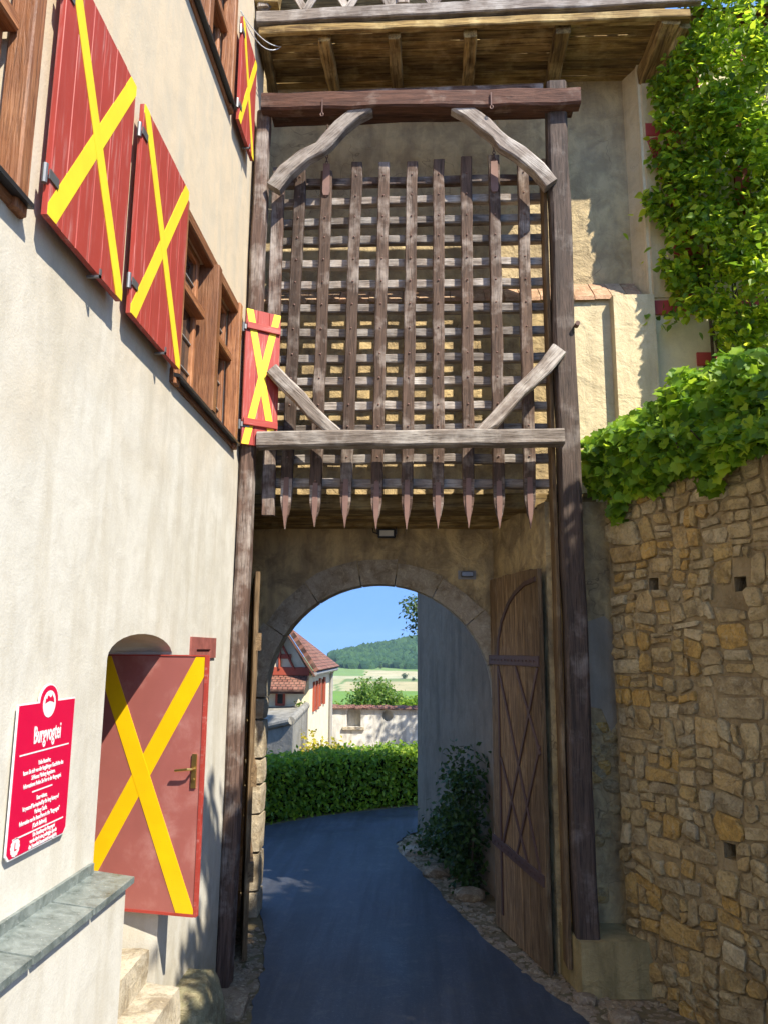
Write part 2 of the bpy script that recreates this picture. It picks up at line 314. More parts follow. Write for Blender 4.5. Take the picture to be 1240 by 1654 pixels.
def beam(name, a, b, w, h, mat, parent, upv=(0, 0, 1), seg=6, jit=0.0, cham=0.012, rng=random, taper=1.0, bow=0.0):
    a = Vector(a); b = Vector(b)
    if abs((b - a).normalized().dot(Vector(upv).normalized())) > 0.98: upv = (0, -1, 0)
    return link(name, beam_mesh((b - a).length, w, h, seg, jit, cham, rng, taper, bow), mat, parent, frame(a, b, upv))
def sweep(name, pts, w, h, mat, parent, upv=(0, -1, 0), rng=random, jit=0.0):
    """curved timber through pts; h = size across in the plane of the curve (or list), w = size along upv"""
    P = [Vector(p) for p in pts]; mx = frame(P[0], P[-1], upv); inv = mx.inverted(); Q = [inv @ p for p in P]; m = len(Q)
    mb = MB(); n = 8
    for i, q in enumerate(Q):
        d = (Q[min(i + 1, m - 1)] - Q[max(i - 1, 0)]); d.z = 0; d.normalize(); s_ = Vector((-d.y, d.x, 0)); hh = (h[i] if isinstance(h, list) else h) / 2; hw = w / 2; c = min(0.02, hh * .4, hw * .4)
        for (a, b) in ((-hh + c, -hw), (hh - c, -hw), (hh, -hw + c), (hh, hw - c), (hh - c, hw), (-hh + c, hw), (-hh, hw - c), (-hh, -hw + c)):
            mb.v.append(tuple(q + s_ * (a + rng.uniform(-jit, jit)) + Vector((0, 0, b + rng.uniform(-jit, jit)))))
    for i in range(m - 1):
        for k in range(n): mb.f.append((i * n + k, i * n + (k + 1) % n, (i + 1) * n + (k + 1) % n, (i + 1) * n + k))
    mb.f.append(tuple(range(n))); mb.f.append(tuple((m - 1) * n + k for k in range(n)))
    return link(name, mb.mesh(), mat, parent, mx)
def boxo(name, a, b, mat, parent, cham=0.0):
    me = MB().box(a, b).mesh()
    if cham:
        bm = bmesh.new(); bm.from_mesh(me); bmesh.ops.bevel(bm, geom=list(bm.edges), offset=cham, segments=1, affect='EDGES', profile=0.5); bm.to_mesh(me); bm.free()
    return link(name, me, mat, parent)
def cut(mesh, cutters):
    o = bpy.data.objects.new('tmp', mesh); col.objects.link(o); cs = []
    for c in cutters:
        k = bpy.data.objects.new('cutter', c); col.objects.link(k); cs.append(k)
        md = o.modifiers.new('b', 'BOOLEAN'); md.operation = 'DIFFERENCE'; md.object = k; md.solver = 'EXACT'
    dg = bpy.context.evaluated_depsgraph_get(); dg.update()
    me = bpy.data.meshes.new_from_object(o.evaluated_get(dg))
    for x in [o] + cs: bpy.data.objects.remove(x)
    return me
def text_mesh(s, size, xs=1.0, offset=0.0, align='CENTER', depth=0.0008):
    cu = bpy.data.curves.new('t', 'FONT'); cu.body = s; cu.size = size; cu.align_x = align; cu.align_y = 'CENTER'; cu.offset = offset; cu.extrude = depth; cu.resolution_u = 2
    o = bpy.data.objects.new('t', cu); col.objects.link(o); dg = bpy.context.evaluated_depsgraph_get(); dg.update()
    me = bpy.data.meshes.new_from_object(o.evaluated_get(dg)); bpy.data.objects.remove(o)
    for v in me.vertices: v.co.x *= xs
    return me

def clip_rect(poly, x0, x1, z0, z1):
    for ax, lim, sg in ((0, x0, 1), (0, x1, -1), (1, z0, 1), (1, z1, -1)):
        out = []
        for i in range(len(poly)):
            a, b = poly[i - 1], poly[i]; ia, ib = (a[ax] - lim) * sg >= 0, (b[ax] - lim) * sg >= 0
            if ia != ib:
                t = (lim - a[ax]) / (b[ax] - a[ax]); out.append((a[0] + (b[0] - a[0]) * t, a[1] + (b[1] - a[1]) * t))
            if ib: out.append(b)
        poly = out
    return poly
def stripe_poly(a, b, w, x0, x1, z0, z1):
    d = Vector((b[0] - a[0], b[1] - a[1])).normalized(); n_ = Vector((-d.y, d.x)) * w / 2; a = Vector(a) - d; b = Vector(b) + d
    return clip_rect([tuple(a + n_), tuple(a - n_), tuple(b - n_), tuple(b + n_)], x0, x1, z0, z1)
# leaves -----------------------------------------------------------
LEAF = {'ovate': ([(0, 0, 0), (.34, .22, .05), (.38, .5, .06), (.2, .8, .02), (0, 1.05, -.1), (-.2, .8, .02), (-.38, .5, .06), (-.34, .22, .05)], [(0, 1, 2, 3, 4), (0, 4, 5, 6, 7)]),
        'ivy': ([(0, 0, 0), (.3, -.1, .04), (.5, .12, .05), (.41, .34, .03), (.5, .58, .06), (.28, .66, 0), (0, 1.0, -.08), (-.28, .66, 0), (-.5, .58, .06), (-.41, .34, .03), (-.5, .12, .05), (-.3, -.1, .04)],
                [(0, 1, 2, 3), (0, 3, 4, 5, 6), (0, 6, 7, 8, 9), (0, 9, 10, 11)]),
        'small': ([(0, 0, 0), (.3, .45, .05), (0, 1, -.06), (-.3, .45, .05)], [(0, 1, 2, 3)])}
def leaf_frames(pts, rng, bias=(0, -0.35, 0.75), spread=0.9, hang=0.6):
    out = []
    for p in pts:
        nrm = Vector(bias) + Vector((rng.gauss(0, 1), rng.gauss(0, 1), rng.gauss(0, 1))) * spread * .6
        nrm.normalize(); d = Vector((rng.gauss(0, 1), rng.gauss(0, 1), rng.gauss(0, 1) - hang)); d = d - nrm * d.dot(nrm)
        if d.length < 1e-3: d = nrm.orthogonal()
        d.normalize(); x = d.cross(nrm); m = Matrix((x, d, nrm)).transposed(); out.append((Vector(p), m))
    return out
def leaf_cloud(frames, size, rng, kind='small'):
    tv, tf = LEAF[kind]; mb = MB(); T = [Vector(v) for v in tv]
    for p, m in frames:
        s_ = size * rng.uniform(.65, 1.3); n = len(mb.v)
        for t in T: mb.v.append(tuple(p + m @ (t * s_)))
        mb.f += [tuple(i + n for i in f) for f in tf]
    me = bpy.data.meshes.new('leaves'); me.from_pydata(mb.v, [], mb.f); me.update(); return me
def leaf_single(kind, size):
    tv, tf = LEAF[kind]; me = bpy.data.meshes.new('leaf'); me.from_pydata([tuple(x * size for x in v) for v in tv], [], tf); return me
def leaves_as_parts(frames, size, rng, kind, mat, parent, nmax=295):
    """the frontmost leaves as parts, the rest joined"""
    order = sorted(range(len(frames)), key=lambda i: frames[i][0].y); big = set(order[:nmax]); me = leaf_single(kind, size)
    for i in order[:nmax]:
        p, m = frames[i]; mm = m.to_4x4() @ Matrix.Scale(rng.uniform(.8, 1.35), 4); mm.translation = p; link('leaf', me, mat, parent, mm)
    rest = [frames[i] for i in range(len(frames)) if i not in big]
    stuff(link('foliage', leaf_cloud(rest, size, rng, kind), mat, parent))
def inpoly(x, y, poly):
    r = False; j = len(poly) - 1
    for i in range(len(poly)):
        xi, yi = poly[i]; xj, yj = poly[j]
        if (yi > y) != (yj > y) and x < (xj - xi) * (y - yi) / (yj - yi) + xi: r = not r
        j = i
    return r
def blob_points(c, r, n, rng, clumps=30, shell=0.55, sig=0.2):
    c = Vector(c); r = Vector(r); cs = []
    while len(cs) < clumps:
        d = Vector((rng.gauss(0, 1), rng.gauss(0, 1), rng.gauss(0, 1))).normalized() * rng.uniform(shell, 1.0)
        cs.append(Vector((c.x + d.x * r.x, c.y + d.y * r.y, c.z + d.z * r.z)))
    out = []; mr = min(r)
    for i in range(n):
        q = cs[i % clumps]; out.append(q + Vector((rng.gauss(0, 1), rng.gauss(0, 1), rng.gauss(0, 1) * .8)) * sig * mr)
    return out, cs
def tree(name, label, base, c, r, n, size, mat, rng, group=None, clumps=40, trunk_r=0.16, kind='small', sig=0.2, cat='tree', keep=None):
    t = thing(name, label, cat, base, group); pts, cs = blob_points(c, r, n, rng, clumps, 0.45, sig)
    if keep: pts = [p for p in pts if keep(p)]
    link('crown', leaf_cloud(leaf_frames(pts, rng, spread=1.2), size, rng, kind), mat, t)
    mb = MB(); b = Vector(base); c = Vector(c); mb.tube([b, b.lerp(c, .35) + Vector((.05, .05, 0)), b.lerp(c, .7), c + Vector((0, 0, r[2] * .4))], [trunk_r, trunk_r * .8, trunk_r * .55, trunk_r * .15], 8)
    for q in cs[::4]:
        s_ = b.lerp(c, rng.uniform(.5, .95)); mb.tube([s_, s_.lerp(q, .5) + Vector((0, 0, .1)), q], [trunk_r * .35, trunk_r * .2, trunk_r * .06], 5)
    link('trunk', mb.mesh(), 'bark', t); return t

# ------------------------------------------------------------------ the ground
G = 0.3
def gz(x, y):
    if y < 8.3: z = G + 2.0 * min(1.4, (8.3 - y) / 8.3) ** 1.3
    elif y < 30: z = G
    elif y < 150: t = (y - 30) / 120; z = G - 50 * (t * t * (3 - 2 * t))
    elif y < 850: z = -49.7 - 5 * (y - 150) / 700
    elif y < 1450: z = -54.7 + 26 * (y - 850) / 600
    else:
        t = min(1, (y - 1450) / 600); z = -28.7 + (t * t * (3 - 2 * t)) * (33 + 24 * max(-1.5, min(1.6, (x + 130) / 120)))
    if y < 30 and abs(x) > 40: z -= min(50, (abs(x) - 40) * .5)
    return z
def field_colour(x, y):
    if y < 31: return (0.23, 0.155, 0.09)
    if y < 300: return (0.09, 0.15, 0.03)
    px, py = proj((x, y, gz(x, y)))
    cx, cy = (px - 430) * 4.96, (py - 1000) * 4.96
    if cy > 578: return (0.16, 0.30, 0.04)
    if 300 < cx < 640 and 478 < cy <= 578: return (0.14, 0.24, 0.06) if abs(cx - (640 - (cy - 478) * 1.0 if cy < 520 else 560 + (cy - 520) * .3)) < 16 else (0.46, 0.42, 0.22)
    if cx >= 560 and 478 < cy <= 578: return (0.50, 0.42, 0.22) if cy > 500 else (0.20, 0.26, 0.09)
    if 455 < cy <= 478: return (0.50, 0.46, 0.27)
    if cx > 790 and 408 + (cx - 800) * .03 < cy <= 490: return (0.56, 0.48, 0.28)
    if 380 < cy <= 478: return (0.20, 0.31, 0.09)
    if 340 < cy <= 380: return (0.30, 0.34, 0.13)
    if cy <= 340 and cx < 560: return (0.34, 0.38, 0.15) if cy > 305 else (0.55, 0.50, 0.28)
    return (0.12, 0.20, 0.05)
def axis(*seg):
    out = []
    for a, b, s_ in seg: out += list(np.arange(a, b, s_))
    return out + [seg[-1][1]]
xs = axis((-2600, -300, 230), (-300, -40, 5), (-40, -8, 4), (-8, 8, 1.0), (8, 40, 4), (40, 80, 5), (80, 2600, 180))
ys = axis((-60, -8, 8), (-8, 31, 1.0), (31, 150, 7), (150, 780, 45), (780, 1480, 9), (1480, 2100, 40), (2100, 4200, 300))
mb = MB(); cols = []
for y in ys:
    for x in xs: mb.v.append((x, y, gz(x, y))); cols.append((*field_colour(x, y), 1.0))
nx = len(xs)
mb.f = [(j * nx + i, j * nx + i + 1, (j + 1) * nx + i + 1, (j + 1) * nx + i) for j in range(len(ys) - 1) for i in range(nx - 1)]
me = bpy.data.meshes.new('ground'); me.from_pydata(mb.v, [], mb.f); ca = me.color_attributes.new('Col', 'FLOAT_COLOR', 'POINT')
ca.data.foreach_set('color', [c for q in cols for c in q]); struct(link('ground', me, 'ground'))

# asphalt lane through the gate
R_ = [(2.1, -4), (1.95, 4), (1.78, 8.3), (1.5, 9.0), (1.18, 9.7), (.82, 10.8), (.45, 12.1), (.02, 13.7), (-.4, 15.0), (-.42, 15.6), (-.2, 16.4), (.6, 17.1), (2.0, 17.6), (4.5, 18.2)]
L_ = [(-1.75, -4), (-1.72, 4), (-1.68, 8.3), (-1.74, 9.0), (-1.8, 9.7), (-2.05, 11.0), (-2.45, 12.4), (-3.0, 14), (-3.5, 15.6), (-3.25, 16.8), (-2.2, 17.9), (-.4, 19.05), (1.6, 19.9), (4.5, 20.6)]
def resample(pl, k):
    out = []
    for i in range(len(pl) - 1):
        for j in range(k): t = j / k; out.append((pl[i][0] * (1 - t) + pl[i + 1][0] * t, pl[i][1] * (1 - t) + pl[i + 1][1] * t))
    return out + [pl[-1]]
rng = random.Random(5)
Rr, Lr = resample(R_, 6), resample(L_, 6); mb = MB(); nc = 9
for (rx, ry), (lx, ly) in zip(Rr, Lr):
    for k in range(nc):
        t = k / (nc - 1); x = lx + (rx - lx) * t; y = ly + (ry - ly) * t
        if k in (0, nc - 1) and ry > 5: x += rng.uniform(-.03, .03)
        mb.v.append((x, y, gz(x, y) + 0.022 + (0.015 * math.sin(t * math.pi))))
for j in range(len(Rr) - 1):
    for k in range(nc - 1): a = j * nc + k; mb.f.append((a, a + 1, a + nc + 1, a + nc))
struct(link('road', mb.mesh(), 'asphalt', smooth=True))

# ------------------------------------------------------------------ left house
WX = -2.22
house = thing('plastered_house', 'cream plastered house with red and yellow shutters along the lane', 'house', (WX - .3, 4, G))
def arch_pts(c, hw, z0, zs, rise, n=14):
    pts = [(c - hw, z0), (c + hw, z0), (c + hw, zs)]
    for i in range(1, n): a = math.pi * i / n; pts.append((c + hw * math.cos(a), zs + rise * math.sin(a)))
    return pts + [(c - hw, zs)]
WIN = [(1.60, 3.74, 6.40, 8.03), (6.56, 8.76, 6.40, 8.03), (5.8, 7.92, 10.26, 11.75)]   # y0, y1, z0, z1 of the window openings
cutters = [MB().prism(arch_pts(6.24, .74, .0, 3.88, .19), WX - .7, WX + .1, 'X').mesh()]
for (a, b, c, d) in WIN: cutters.append(MB().box((WX - .25, a, c), (WX + .1, b, d)).mesh())
link('wall', cut(MB().box((WX - .6, -4, -.4), (WX, 9.75, 14.5)).mesh(), cutters), 'plaster', house)
boxo('dark_room_block', (WX - 1.6, 4.9, -.2), (WX - .62, 7.6, 4.6), 'dark', house)  # solid near-black block closing the doorway, painted darkness of the unlit room
link('roof', MB().prism([(WX - 6, 14.2), (WX + .35, 14.2), (WX + .35, 14.5), (WX - 5, 19)], -4, 9.9, 'Y').mesh(), 'tiles', house)
# eave timbers at the corner with the gatehouse
for yy, zz in ((9.05, 12.75), (9.35, 12.55)):
    beam('rafter_end', (WX - .1, yy, zz), (WX + .34, yy, zz - .05), .16, .2, 'soffit', house)
def window(y0, y1, z0, z1):
    w = bpy.data.objects.new('window', None); col.objects.link(w); c = ((WX, (y0 + y1) / 2, z0)); WORLD[w.name] = Matrix.Translation(c); w.parent = house; w.matrix_basis = WORLD[house.name].inverted() @ WORLD[w.name]
    r = random.Random(int(y0 * 10)); fx = WX - .02; cw = .15; ym = (y0 + y1) / 2
    for a, b in (((fx, y0 - .02, z0 - .1), (fx, y0 - .02, z1 + .1)), ((fx, y1 + .02, z0 - .1), (fx, y1 + .02, z1 + .1))): beam('casing', a, b, .12, cw, 'framewood', w, (1, 0, 0), 4, .002)
    for z in (z0 - .03, z1 + .03): beam('casing', (fx, y0 - .1, z), (fx, y1 + .1, z), .10, .13, 'framewood', w, (0, 0, 1), 4, .002)
    beam('mullion', (WX - .06, ym, z0), (WX - .06, ym, z1), .14, .30, 'framewood', w, (1, 0, 0), 4, .002)
    for a, b in ((y0 + .06, ym - .15), (ym + .15, y1 - .06)):
        s_ = .07; gx = WX - .14
        for (p, q) in (((a + s_ / 2, z0), (a + s_ / 2, z1)), ((b - s_ / 2, z0), (b - s_ / 2, z1))): beam('sash_stile', (gx, p[0], p[1]), (gx, q[0], q[1]), .08, s_, 'framewood', w, (1, 0, 0), 2)
        for z in (z0 + .04, z1 - .04): beam('sash_rail', (gx, a, z), (gx, b, z), .08, .08, 'framewood', w, (0, 0, 1), 2)
        zt = z0 + (z1 - z0) * .62
        beam('transom', (gx + .05, a, zt), (gx + .05, b, zt), .14, .10, 'framewood', w, (0, 0, 1), 2)
        boxo('pane', (gx - .02, a + s_, z0 + .07), (gx - .008, b - s_, z1 - .07), 'glass', w)
        for k in (1,):
            y = a + (b - a) * .5; beam('glazing_bar', (gx, y, z0 + .07), (gx, y, z1 - .07), .025, .022, 'lead', w, (1, 0, 0), 1)
        for k in range(1, 5):
            z = z0 + (z1 - z0) * k / 5; beam('glazing_bar', (gx, a + s_, z), (gx, b - s_, z), .025, .02, 'lead', w, (0, 0, 1), 1)
    sl = MB().prism([(WX - .1, z0 + .03), (WX + .09, z0 - .02), (WX + .09, z0 - .05), (WX - .1, z0 - .03)], y0 - .08, y1 + .08, 'Y')
    link('sill', sl.mesh(), 'black', w)
    return w
for q in WIN: window(*q)

def shutter(origin, yaw, W, H, label, nplank=6, ledger=False, seed=1, stripe=.085):
    """origin: hinge-side lower corner; local x across, z up, front face -y"""
    r = random.Random(seed); mx = Matrix.Translation(origin) @ Matrix.Rotation(yaw, 4, 'Z')
    s_ = bpy.data.objects.new('shutter', None); col.objects.link(s_); WORLD[s_.name] = mx; s_.parent = house; s_.matrix_basis = WORLD[house.name].inverted() @ mx; s_['label'] = label
    t = .04; pw = W / nplank
    for i in range(nplank):
        x = pw * (i + .5); bm_ = beam_mesh(H, .99 * pw, t, 4, .0012, .004, r)
        link('plank', bm_, 'red', s_, mx @ Matrix.Translation((x, r.uniform(-.0015, .0015), 0)) @ Matrix.Rotation(-math.pi / 2, 4, 'Y') @ Matrix.Rotation(math.pi / 2, 4, 'X'))
    for (a, b, dy) in (((.05, .03), (W - .05, H - .03), 0), ((.05, H - .03), (W - .05, .03), .0018)):
        q = stripe_poly(a, b, stripe, .002, W - .002, .002, H - .002); n = len(q); zf = -(t / 2 + .0025 + dy); zb_ = -(t / 2 - .004)
        mb = MB(); mb.add([(x, zf, z) for x, z in q] + [(x, zb_, z) for x, z in q], [tuple(range(n)), tuple(range(n, 2 * n))[::-1]] + [(k, n + k, n + (k + 1) % n, (k + 1) % n) for k in range(n)])
        link('stripe', mb.mesh(), 'yellow', s_, mx)
    if ledger:
        for z in (.16 * H, .87 * H):
            o = beam('ledger', mx @ Vector((.01, -t / 2 - .018, z)), mx @ Vector((W - .01, -t / 2 - .018, z)), .03, .09, 'red', s_, (0, 0, 1), 3, .002)
    for z in (.14 * H, .86 * H):
        mb = MB(); mb.tube([(-.025, -.0, z - .06), (-.025, -.0, z + .06)], .017, 8).box((-.02, -.03, z - .03), (.09, -.021, z + .03))
        link('hinge', mb.mesh(), 'steel', s_, mx)
    mb = MB().box((W * .62, -.045, -.03), (W * .62 + .02, .05, -.015)).box((W * .62, -.045, -.03), (W * .62 + .02, -.035, .03)); link('hook', mb.mesh(), 'steel', s_, mx)
    return s_
SX = WX + .085
Y90 = math.pi / 2
shutter((SX, 3.93, 6.39), Y90, 1.12, 1.73, 'wide worn red shutter with yellow cross lying flat on wall', seed=2, stripe=.13)
shutter((SX, 5.23, 6.39), Y90, 1.17, 1.73, 'red shutter with yellow cross beside the open window', seed=3, stripe=.13)
sh = shutter((WX + .06, 9.0, 6.42), math.radians(32), .46, 1.76, 'narrow red shutter swung out beside the window', 3, True, 4, .09)
shutter((SX, 8.06, 10.14), Y90, .80, 1.40, 'small red shutter high beside the upper window', 4, False, 5, .11)

# red steel door standing open in the arched doorway
dmx_o = Vector((-2.93, 7.0, 1.77)); dR = Vector((-1.85, 6.80, 1.77)); DW = (dR - dmx_o).length; DH = 2.12
dmx = frame(dmx_o, dR, (0, 0, 1))
door = bpy.data.objects.new('door', None); col.objects.link(door); WORLD[door.name] = dmx; door.parent = house; door.matrix_basis = WORLD[house.name].inverted() @ dmx; door['label'] = 'red steel door with yellow cross standing open'
def dlocal(px, py):   # photo pixel to door plane
    r = ray(px, py); n_ = dmx.to_3x3() @ Vector((0, 1, 0)); t = (dmx_o - Vector((0, 0, EZ))).dot(n_) / r.dot(n_); return dmx.inverted() @ (r * t + Vector((0, 0, EZ)))
link('leaf_panel', MB().box((0, -.005, 0), (DW, .035, DH)).mesh(), 'doorred', door, dmx)
link('edge_strip', MB().box((DW - .016, -.012, -.008), (DW + .006, .04, DH + .006)).box((0, -.012, DH - .002), (DW - .017, .04, DH + .01)).box((0, -.012, -.01), (DW - .017, .04, .012)).mesh(), 'red', door, dmx)
for i, (pa, pb) in enumerate((((140, 1414), (328, 1070)), ((180, 1098), (300, 1476)))):
    a = dlocal(*pa); b = dlocal(*pb); q = stripe_poly((a.x, a.z), (b.x, b.z), .155, .005, DW - .02, .014, DH - .006)
    y0 = -.0075 - .002 * i; n = len(q); mb = MB(); mb.add([(x, y0, z) for x, z in q] + [(x, 0, z) for x, z in q], [tuple(range(n)), tuple(range(n, 2 * n))[::-1]] + [(k, n + k, n + (k + 1) % n, (k + 1) % n) for k in range(n)])
    link('stripe', mb.mesh(), 'dooryellow', door, dmx)
h0 = dlocal(315, 1245)
mb = MB().box((h0.x - .022, -.02, h0.z - .14), (h0.x + .022, -.006, h0.z + .14)); mb.tube([(h0.x, -.02, h0.z + .02), (h0.x, -.065, h0.z + .02), (h0.x - .03, -.075, h0.z + .02), (h0.x - .15, -.07, h0.z + .005)], .011, 8)
mb.tube([(h0.x, -.018, h0.z - .07), (h0.x, -.03, h0.z - .07)], .012, 10); link('handle', mb.mesh(), 'brass', door, dmx)
# red sandstone block above the door, with a hole in it
bk = MB().box((WX - .05, 7.5, 3.86), (WX + .02, 8.42, 4.07)).mesh()
link('sandstone_block', cut(bk, [MB().box((WX + .004, 7.68, 3.84), (WX + .1, 8.2, 3.95)).mesh()]), 'sandstone', house)
# white cable under the eave
cbl = MB()
for k in range(2):
    cbl.tube([(WX + .03 + .3 * t, 8.2 + 1.1 * t, 11.75 + .45 * t - .5 * t * (1 - t) * (1 + .9 * k)) for t in [i / 10 for i in range(11)]], .006, 6)
link('cable', cbl.mesh(), 'cable', house)

# ------------------------------------------------------------------ information sign
sign = thing('information_sign', 'crimson information board with white lettering on the plastered wall', 'sign', (WX, 4.6, 2.83))
sx = WX + .03; sy0, sy1, sz0, sz1 = 4.25, 4.95, 2.83, 3.64; cy_ = (sy0 + sy1) / 2
def sign_outline(g):
    pts = [(sy0 - g + .03, sz0 - g), (sy1 + g - .03, sz0 - g), (sy1 + g, sz0 - g + .03), (sy1 + g, sz1 + g)]
    rr = .115 + g
    for i in range(13):
        a = math.pi * i / 12; pts.append((cy_ + rr * math.cos(a), sz1 + g * .2 + .0 + (rr * .85) * math.sin(a) if 0 < i < 12 else sz1 + g))
    return pts + [(sy0 - g, sz1 + g), (sy0 - g, sz0 - g + .03)]
link('back_board', MB().prism(sign_outline(.005), sx - .008, sx, 'X').mesh(), 'white', sign)
link('red_panel', MB().prism(sign_outline(-.004), sx - .006, sx + .003, 'X').mesh(), 'signred', sign)
TM = Matrix(((0, 0, 1, 0), (1, 0, 0, 0), (0, 1, 0, 0), (0, 0, 0, 1)))
def sign_text(s, y, z, size, xs_=.8, off=0.0):
    me = text_mesh(s, size, xs_, off); mx = Matrix.Translation((sx + .0042, y, z)) @ TM
    link('lettering', me, 'white', sign, mx)
sign_text('Burgvogtei', cy_ + .01, 3.455, .135, .58, .0022)
for s, z in (('Liebe Besucher,', 3.30), ('lassen Sie sich von der langjährigen Geschichte des', 3.263), ('Schlosses Harburg begeistern.', 3.226), ('Informationen finden Sie hier in der Burgvogtei.', 3.189),
             ('Dear visitors,', 3.105), ('let yourself be inspired by the long history of', 3.068), ('Harburg Castle.', 3.031), ('Information can be found here in the "Burgvogtei"', 2.994), ('(Castle Bailiwick).', 2.957)):
    sign_text(s, cy_, z, .036, .66, .0003)
for s, z in (('Die Gestaltung der Burgvogtei', 2.90), ('wurde durch eine großzügige Spende', 2.87), ('des Lionsclub Donauwörth ermöglicht.', 2.84)): sign_text(s, cy_ + .06, z + .006, .033, .66, .0003)
rl = MB()
for y0, y1, z in ((sy0 + .05, sy1 - .05, 3.365), (cy_ - .12, cy_ + .12, 3.147), (sy0 + .05, sy1 - .05, 2.928)): rl.box((sx + .003, y0, z - .004), (sx + .0046, y1, z + .004))
link('rule_lines', rl.mesh(), 'white', sign)
def disc(cy, cz, r, x0, x1, n=24): return MB().prism([(cy + r * math.cos(2 * math.pi * i / n), cz + r * math.sin(2 * math.pi * i / n)) for i in range(n)], x0, x1, 'X')
link('emblem_disc', disc(cy_, 3.625, .078, sx + .003, sx + .0048).mesh(), 'white', sign)
cas = MB().prism([(cy_ - .055, 3.63), (cy_ - .05, 3.66), (cy_ - .035, 3.655), (cy_ - .03, 3.675), (cy_ - .01, 3.672), (cy_, 3.662), (cy_ + .02, 3.668), (cy_ + .024, 3.68), (cy_ + .034, 3.668), (cy_ + .05, 3.655), (cy_ + .055, 3.63), (cy_ + .03, 3.638), (cy_, 3.643), (cy_ - .03, 3.638)], sx + .0048, sx + .0060, 'X')
link('castle_emblem', cas.mesh(), 'signred', sign)
lc = MB()
for i in range(12):
    a = 2 * math.pi * i / 12; lc2 = disc(sy0 + .085 + .036 * math.cos(a), 2.885 + .036 * math.sin(a), .014, sx + .003, sx + .0046, 8); lc.add(lc2.v, lc2.f)
link('round_seal', disc(sy0 + .085, 2.885, .042, sx + .0031, sx + .0049).mesh(), 'white', sign); link('seal_rim', lc.mesh(), 'white', sign)
link('seal_letter', text_mesh('L', .06, .9, .001), 'signred', sign, Matrix.Translation((sx + .0056, sy0 + .085, 2.887)) @ TM)

# ------------------------------------------------------------------ parapet with slate coping, steps, rocks
par = thing('parapet_wall', 'low plastered parapet under the sign with dark slate coping', 'parapet', (-2.1, 4, G))
boxo('wall', (WX - .01, -3, .2), (-1.965, 5.45, 2.40), 'plaster', par)
for (y0, y1) in ((4.86, 5.52), (4.12, 4.85), (3.3, 4.11)):
    s_ = MB().prism([(WX - .005, 2.46), (-1.93, 2.425), (-1.93, 2.385), (WX - .005, 2.403)], y0, y1 - .012, 'Y'); link('coping_slab', s_.mesh(), 'slate', par)
boxo('upstand', (WX + .001, 3.3, 2.45), (WX + .025, 5.46, 2.52), 'slate', par)
steps = thing('stone_steps', 'worn pale stone steps leading up into the arched doorway', 'steps', (-2.2, 6.2, G))
rng = random.Random(11)
def worn_block(a, b, seed, sub=6, jit=.012):
    bm = bmesh.new(); bmesh.ops.create_cube(bm, size=1)
    bmesh.ops.subdivide_edges(bm, edges=bm.edges[:], cuts=sub, use_grid_fill=True); a = Vector(a); b = Vector(b); c = (a + b) / 2; d = b - a
    for v in bm.verts:
        p = Vector((c.x + v.co.x * d.x, c.y + v.co.y * d.y, c.z + v.co.z * d.z)); e = sum(1 for k in range(3) if abs(v.co[k]) > .49)
        nv = noise.noise_vector(p * 3.1 + Vector((seed * 7.1, 0, 0))); p += nv * jit * 2
        if e >= 2: p = p.lerp(c, .0) + (c - p).normalized() * (.018 if e == 2 else .03)
        v.co = p
    me = bpy.data.meshes.new('block'); bm.to_mesh(me); bm.free(); return me
for i, (x0, x1, z0, z1) in enumerate(((-1.98, -1.62, .1, .88), (-2.5, -1.97, .2, 1.22), (-2.75, -2.25, .3, 1.50), (-2.9, -2.52, .3, 1.70))):
    link('step', worn_block((x0, 5.58 if i else 5.6, z0), (x1, 6.93 - .02 * i if i else 6.9, z1), i), 'step', steps, smooth=False)
def rock_mesh(seed, r=(1, 1, 1), sub=3, amp=.25):
    bm = bmesh.new(); bmesh.ops.create_icosphere(bm, subdivisions=sub, radius=1)
    for v in bm.verts:
        n_ = noise.noise(v.co * 1.3 + Vector((seed * 3.7, seed, 0))) * amp + noise.noise(v.co * 3.1 + Vector((seed, 0, 4))) * amp * .45
        q = v.co * (1 + n_); q = Vector([max(-.8, min(.8, c)) for c in q]); v.co = Vector((q.x * r[0], q.y * r[1], q.z * r[2]))
    me = bpy.data.meshes.new('rock'); bm.to_mesh(me); bm.free(); return me
def rock(label, loc, r, seed, mat='rock', yaw=0.0):
    o = link('rock', rock_mesh(seed, r, 3), mat, None, Matrix.Translation(loc) @ Matrix.Rotation(yaw, 4, 'Z')); tag(o, label, 'rock'); return o
rock('large mossy foundation rock at foot of the plastered wall beyond steps', (-2.16, 7.75, .42), (.36, .62, .62), 3)
rock('small grey boulder at the lane edge below the mossy rock', (-1.93, 7.25, .5), (.22, .3, .26), 5)
rock('flat brown stone beside the left gate post', (-1.95, 8.6, .32), (.24, .36, .14), 8, 'rubble')

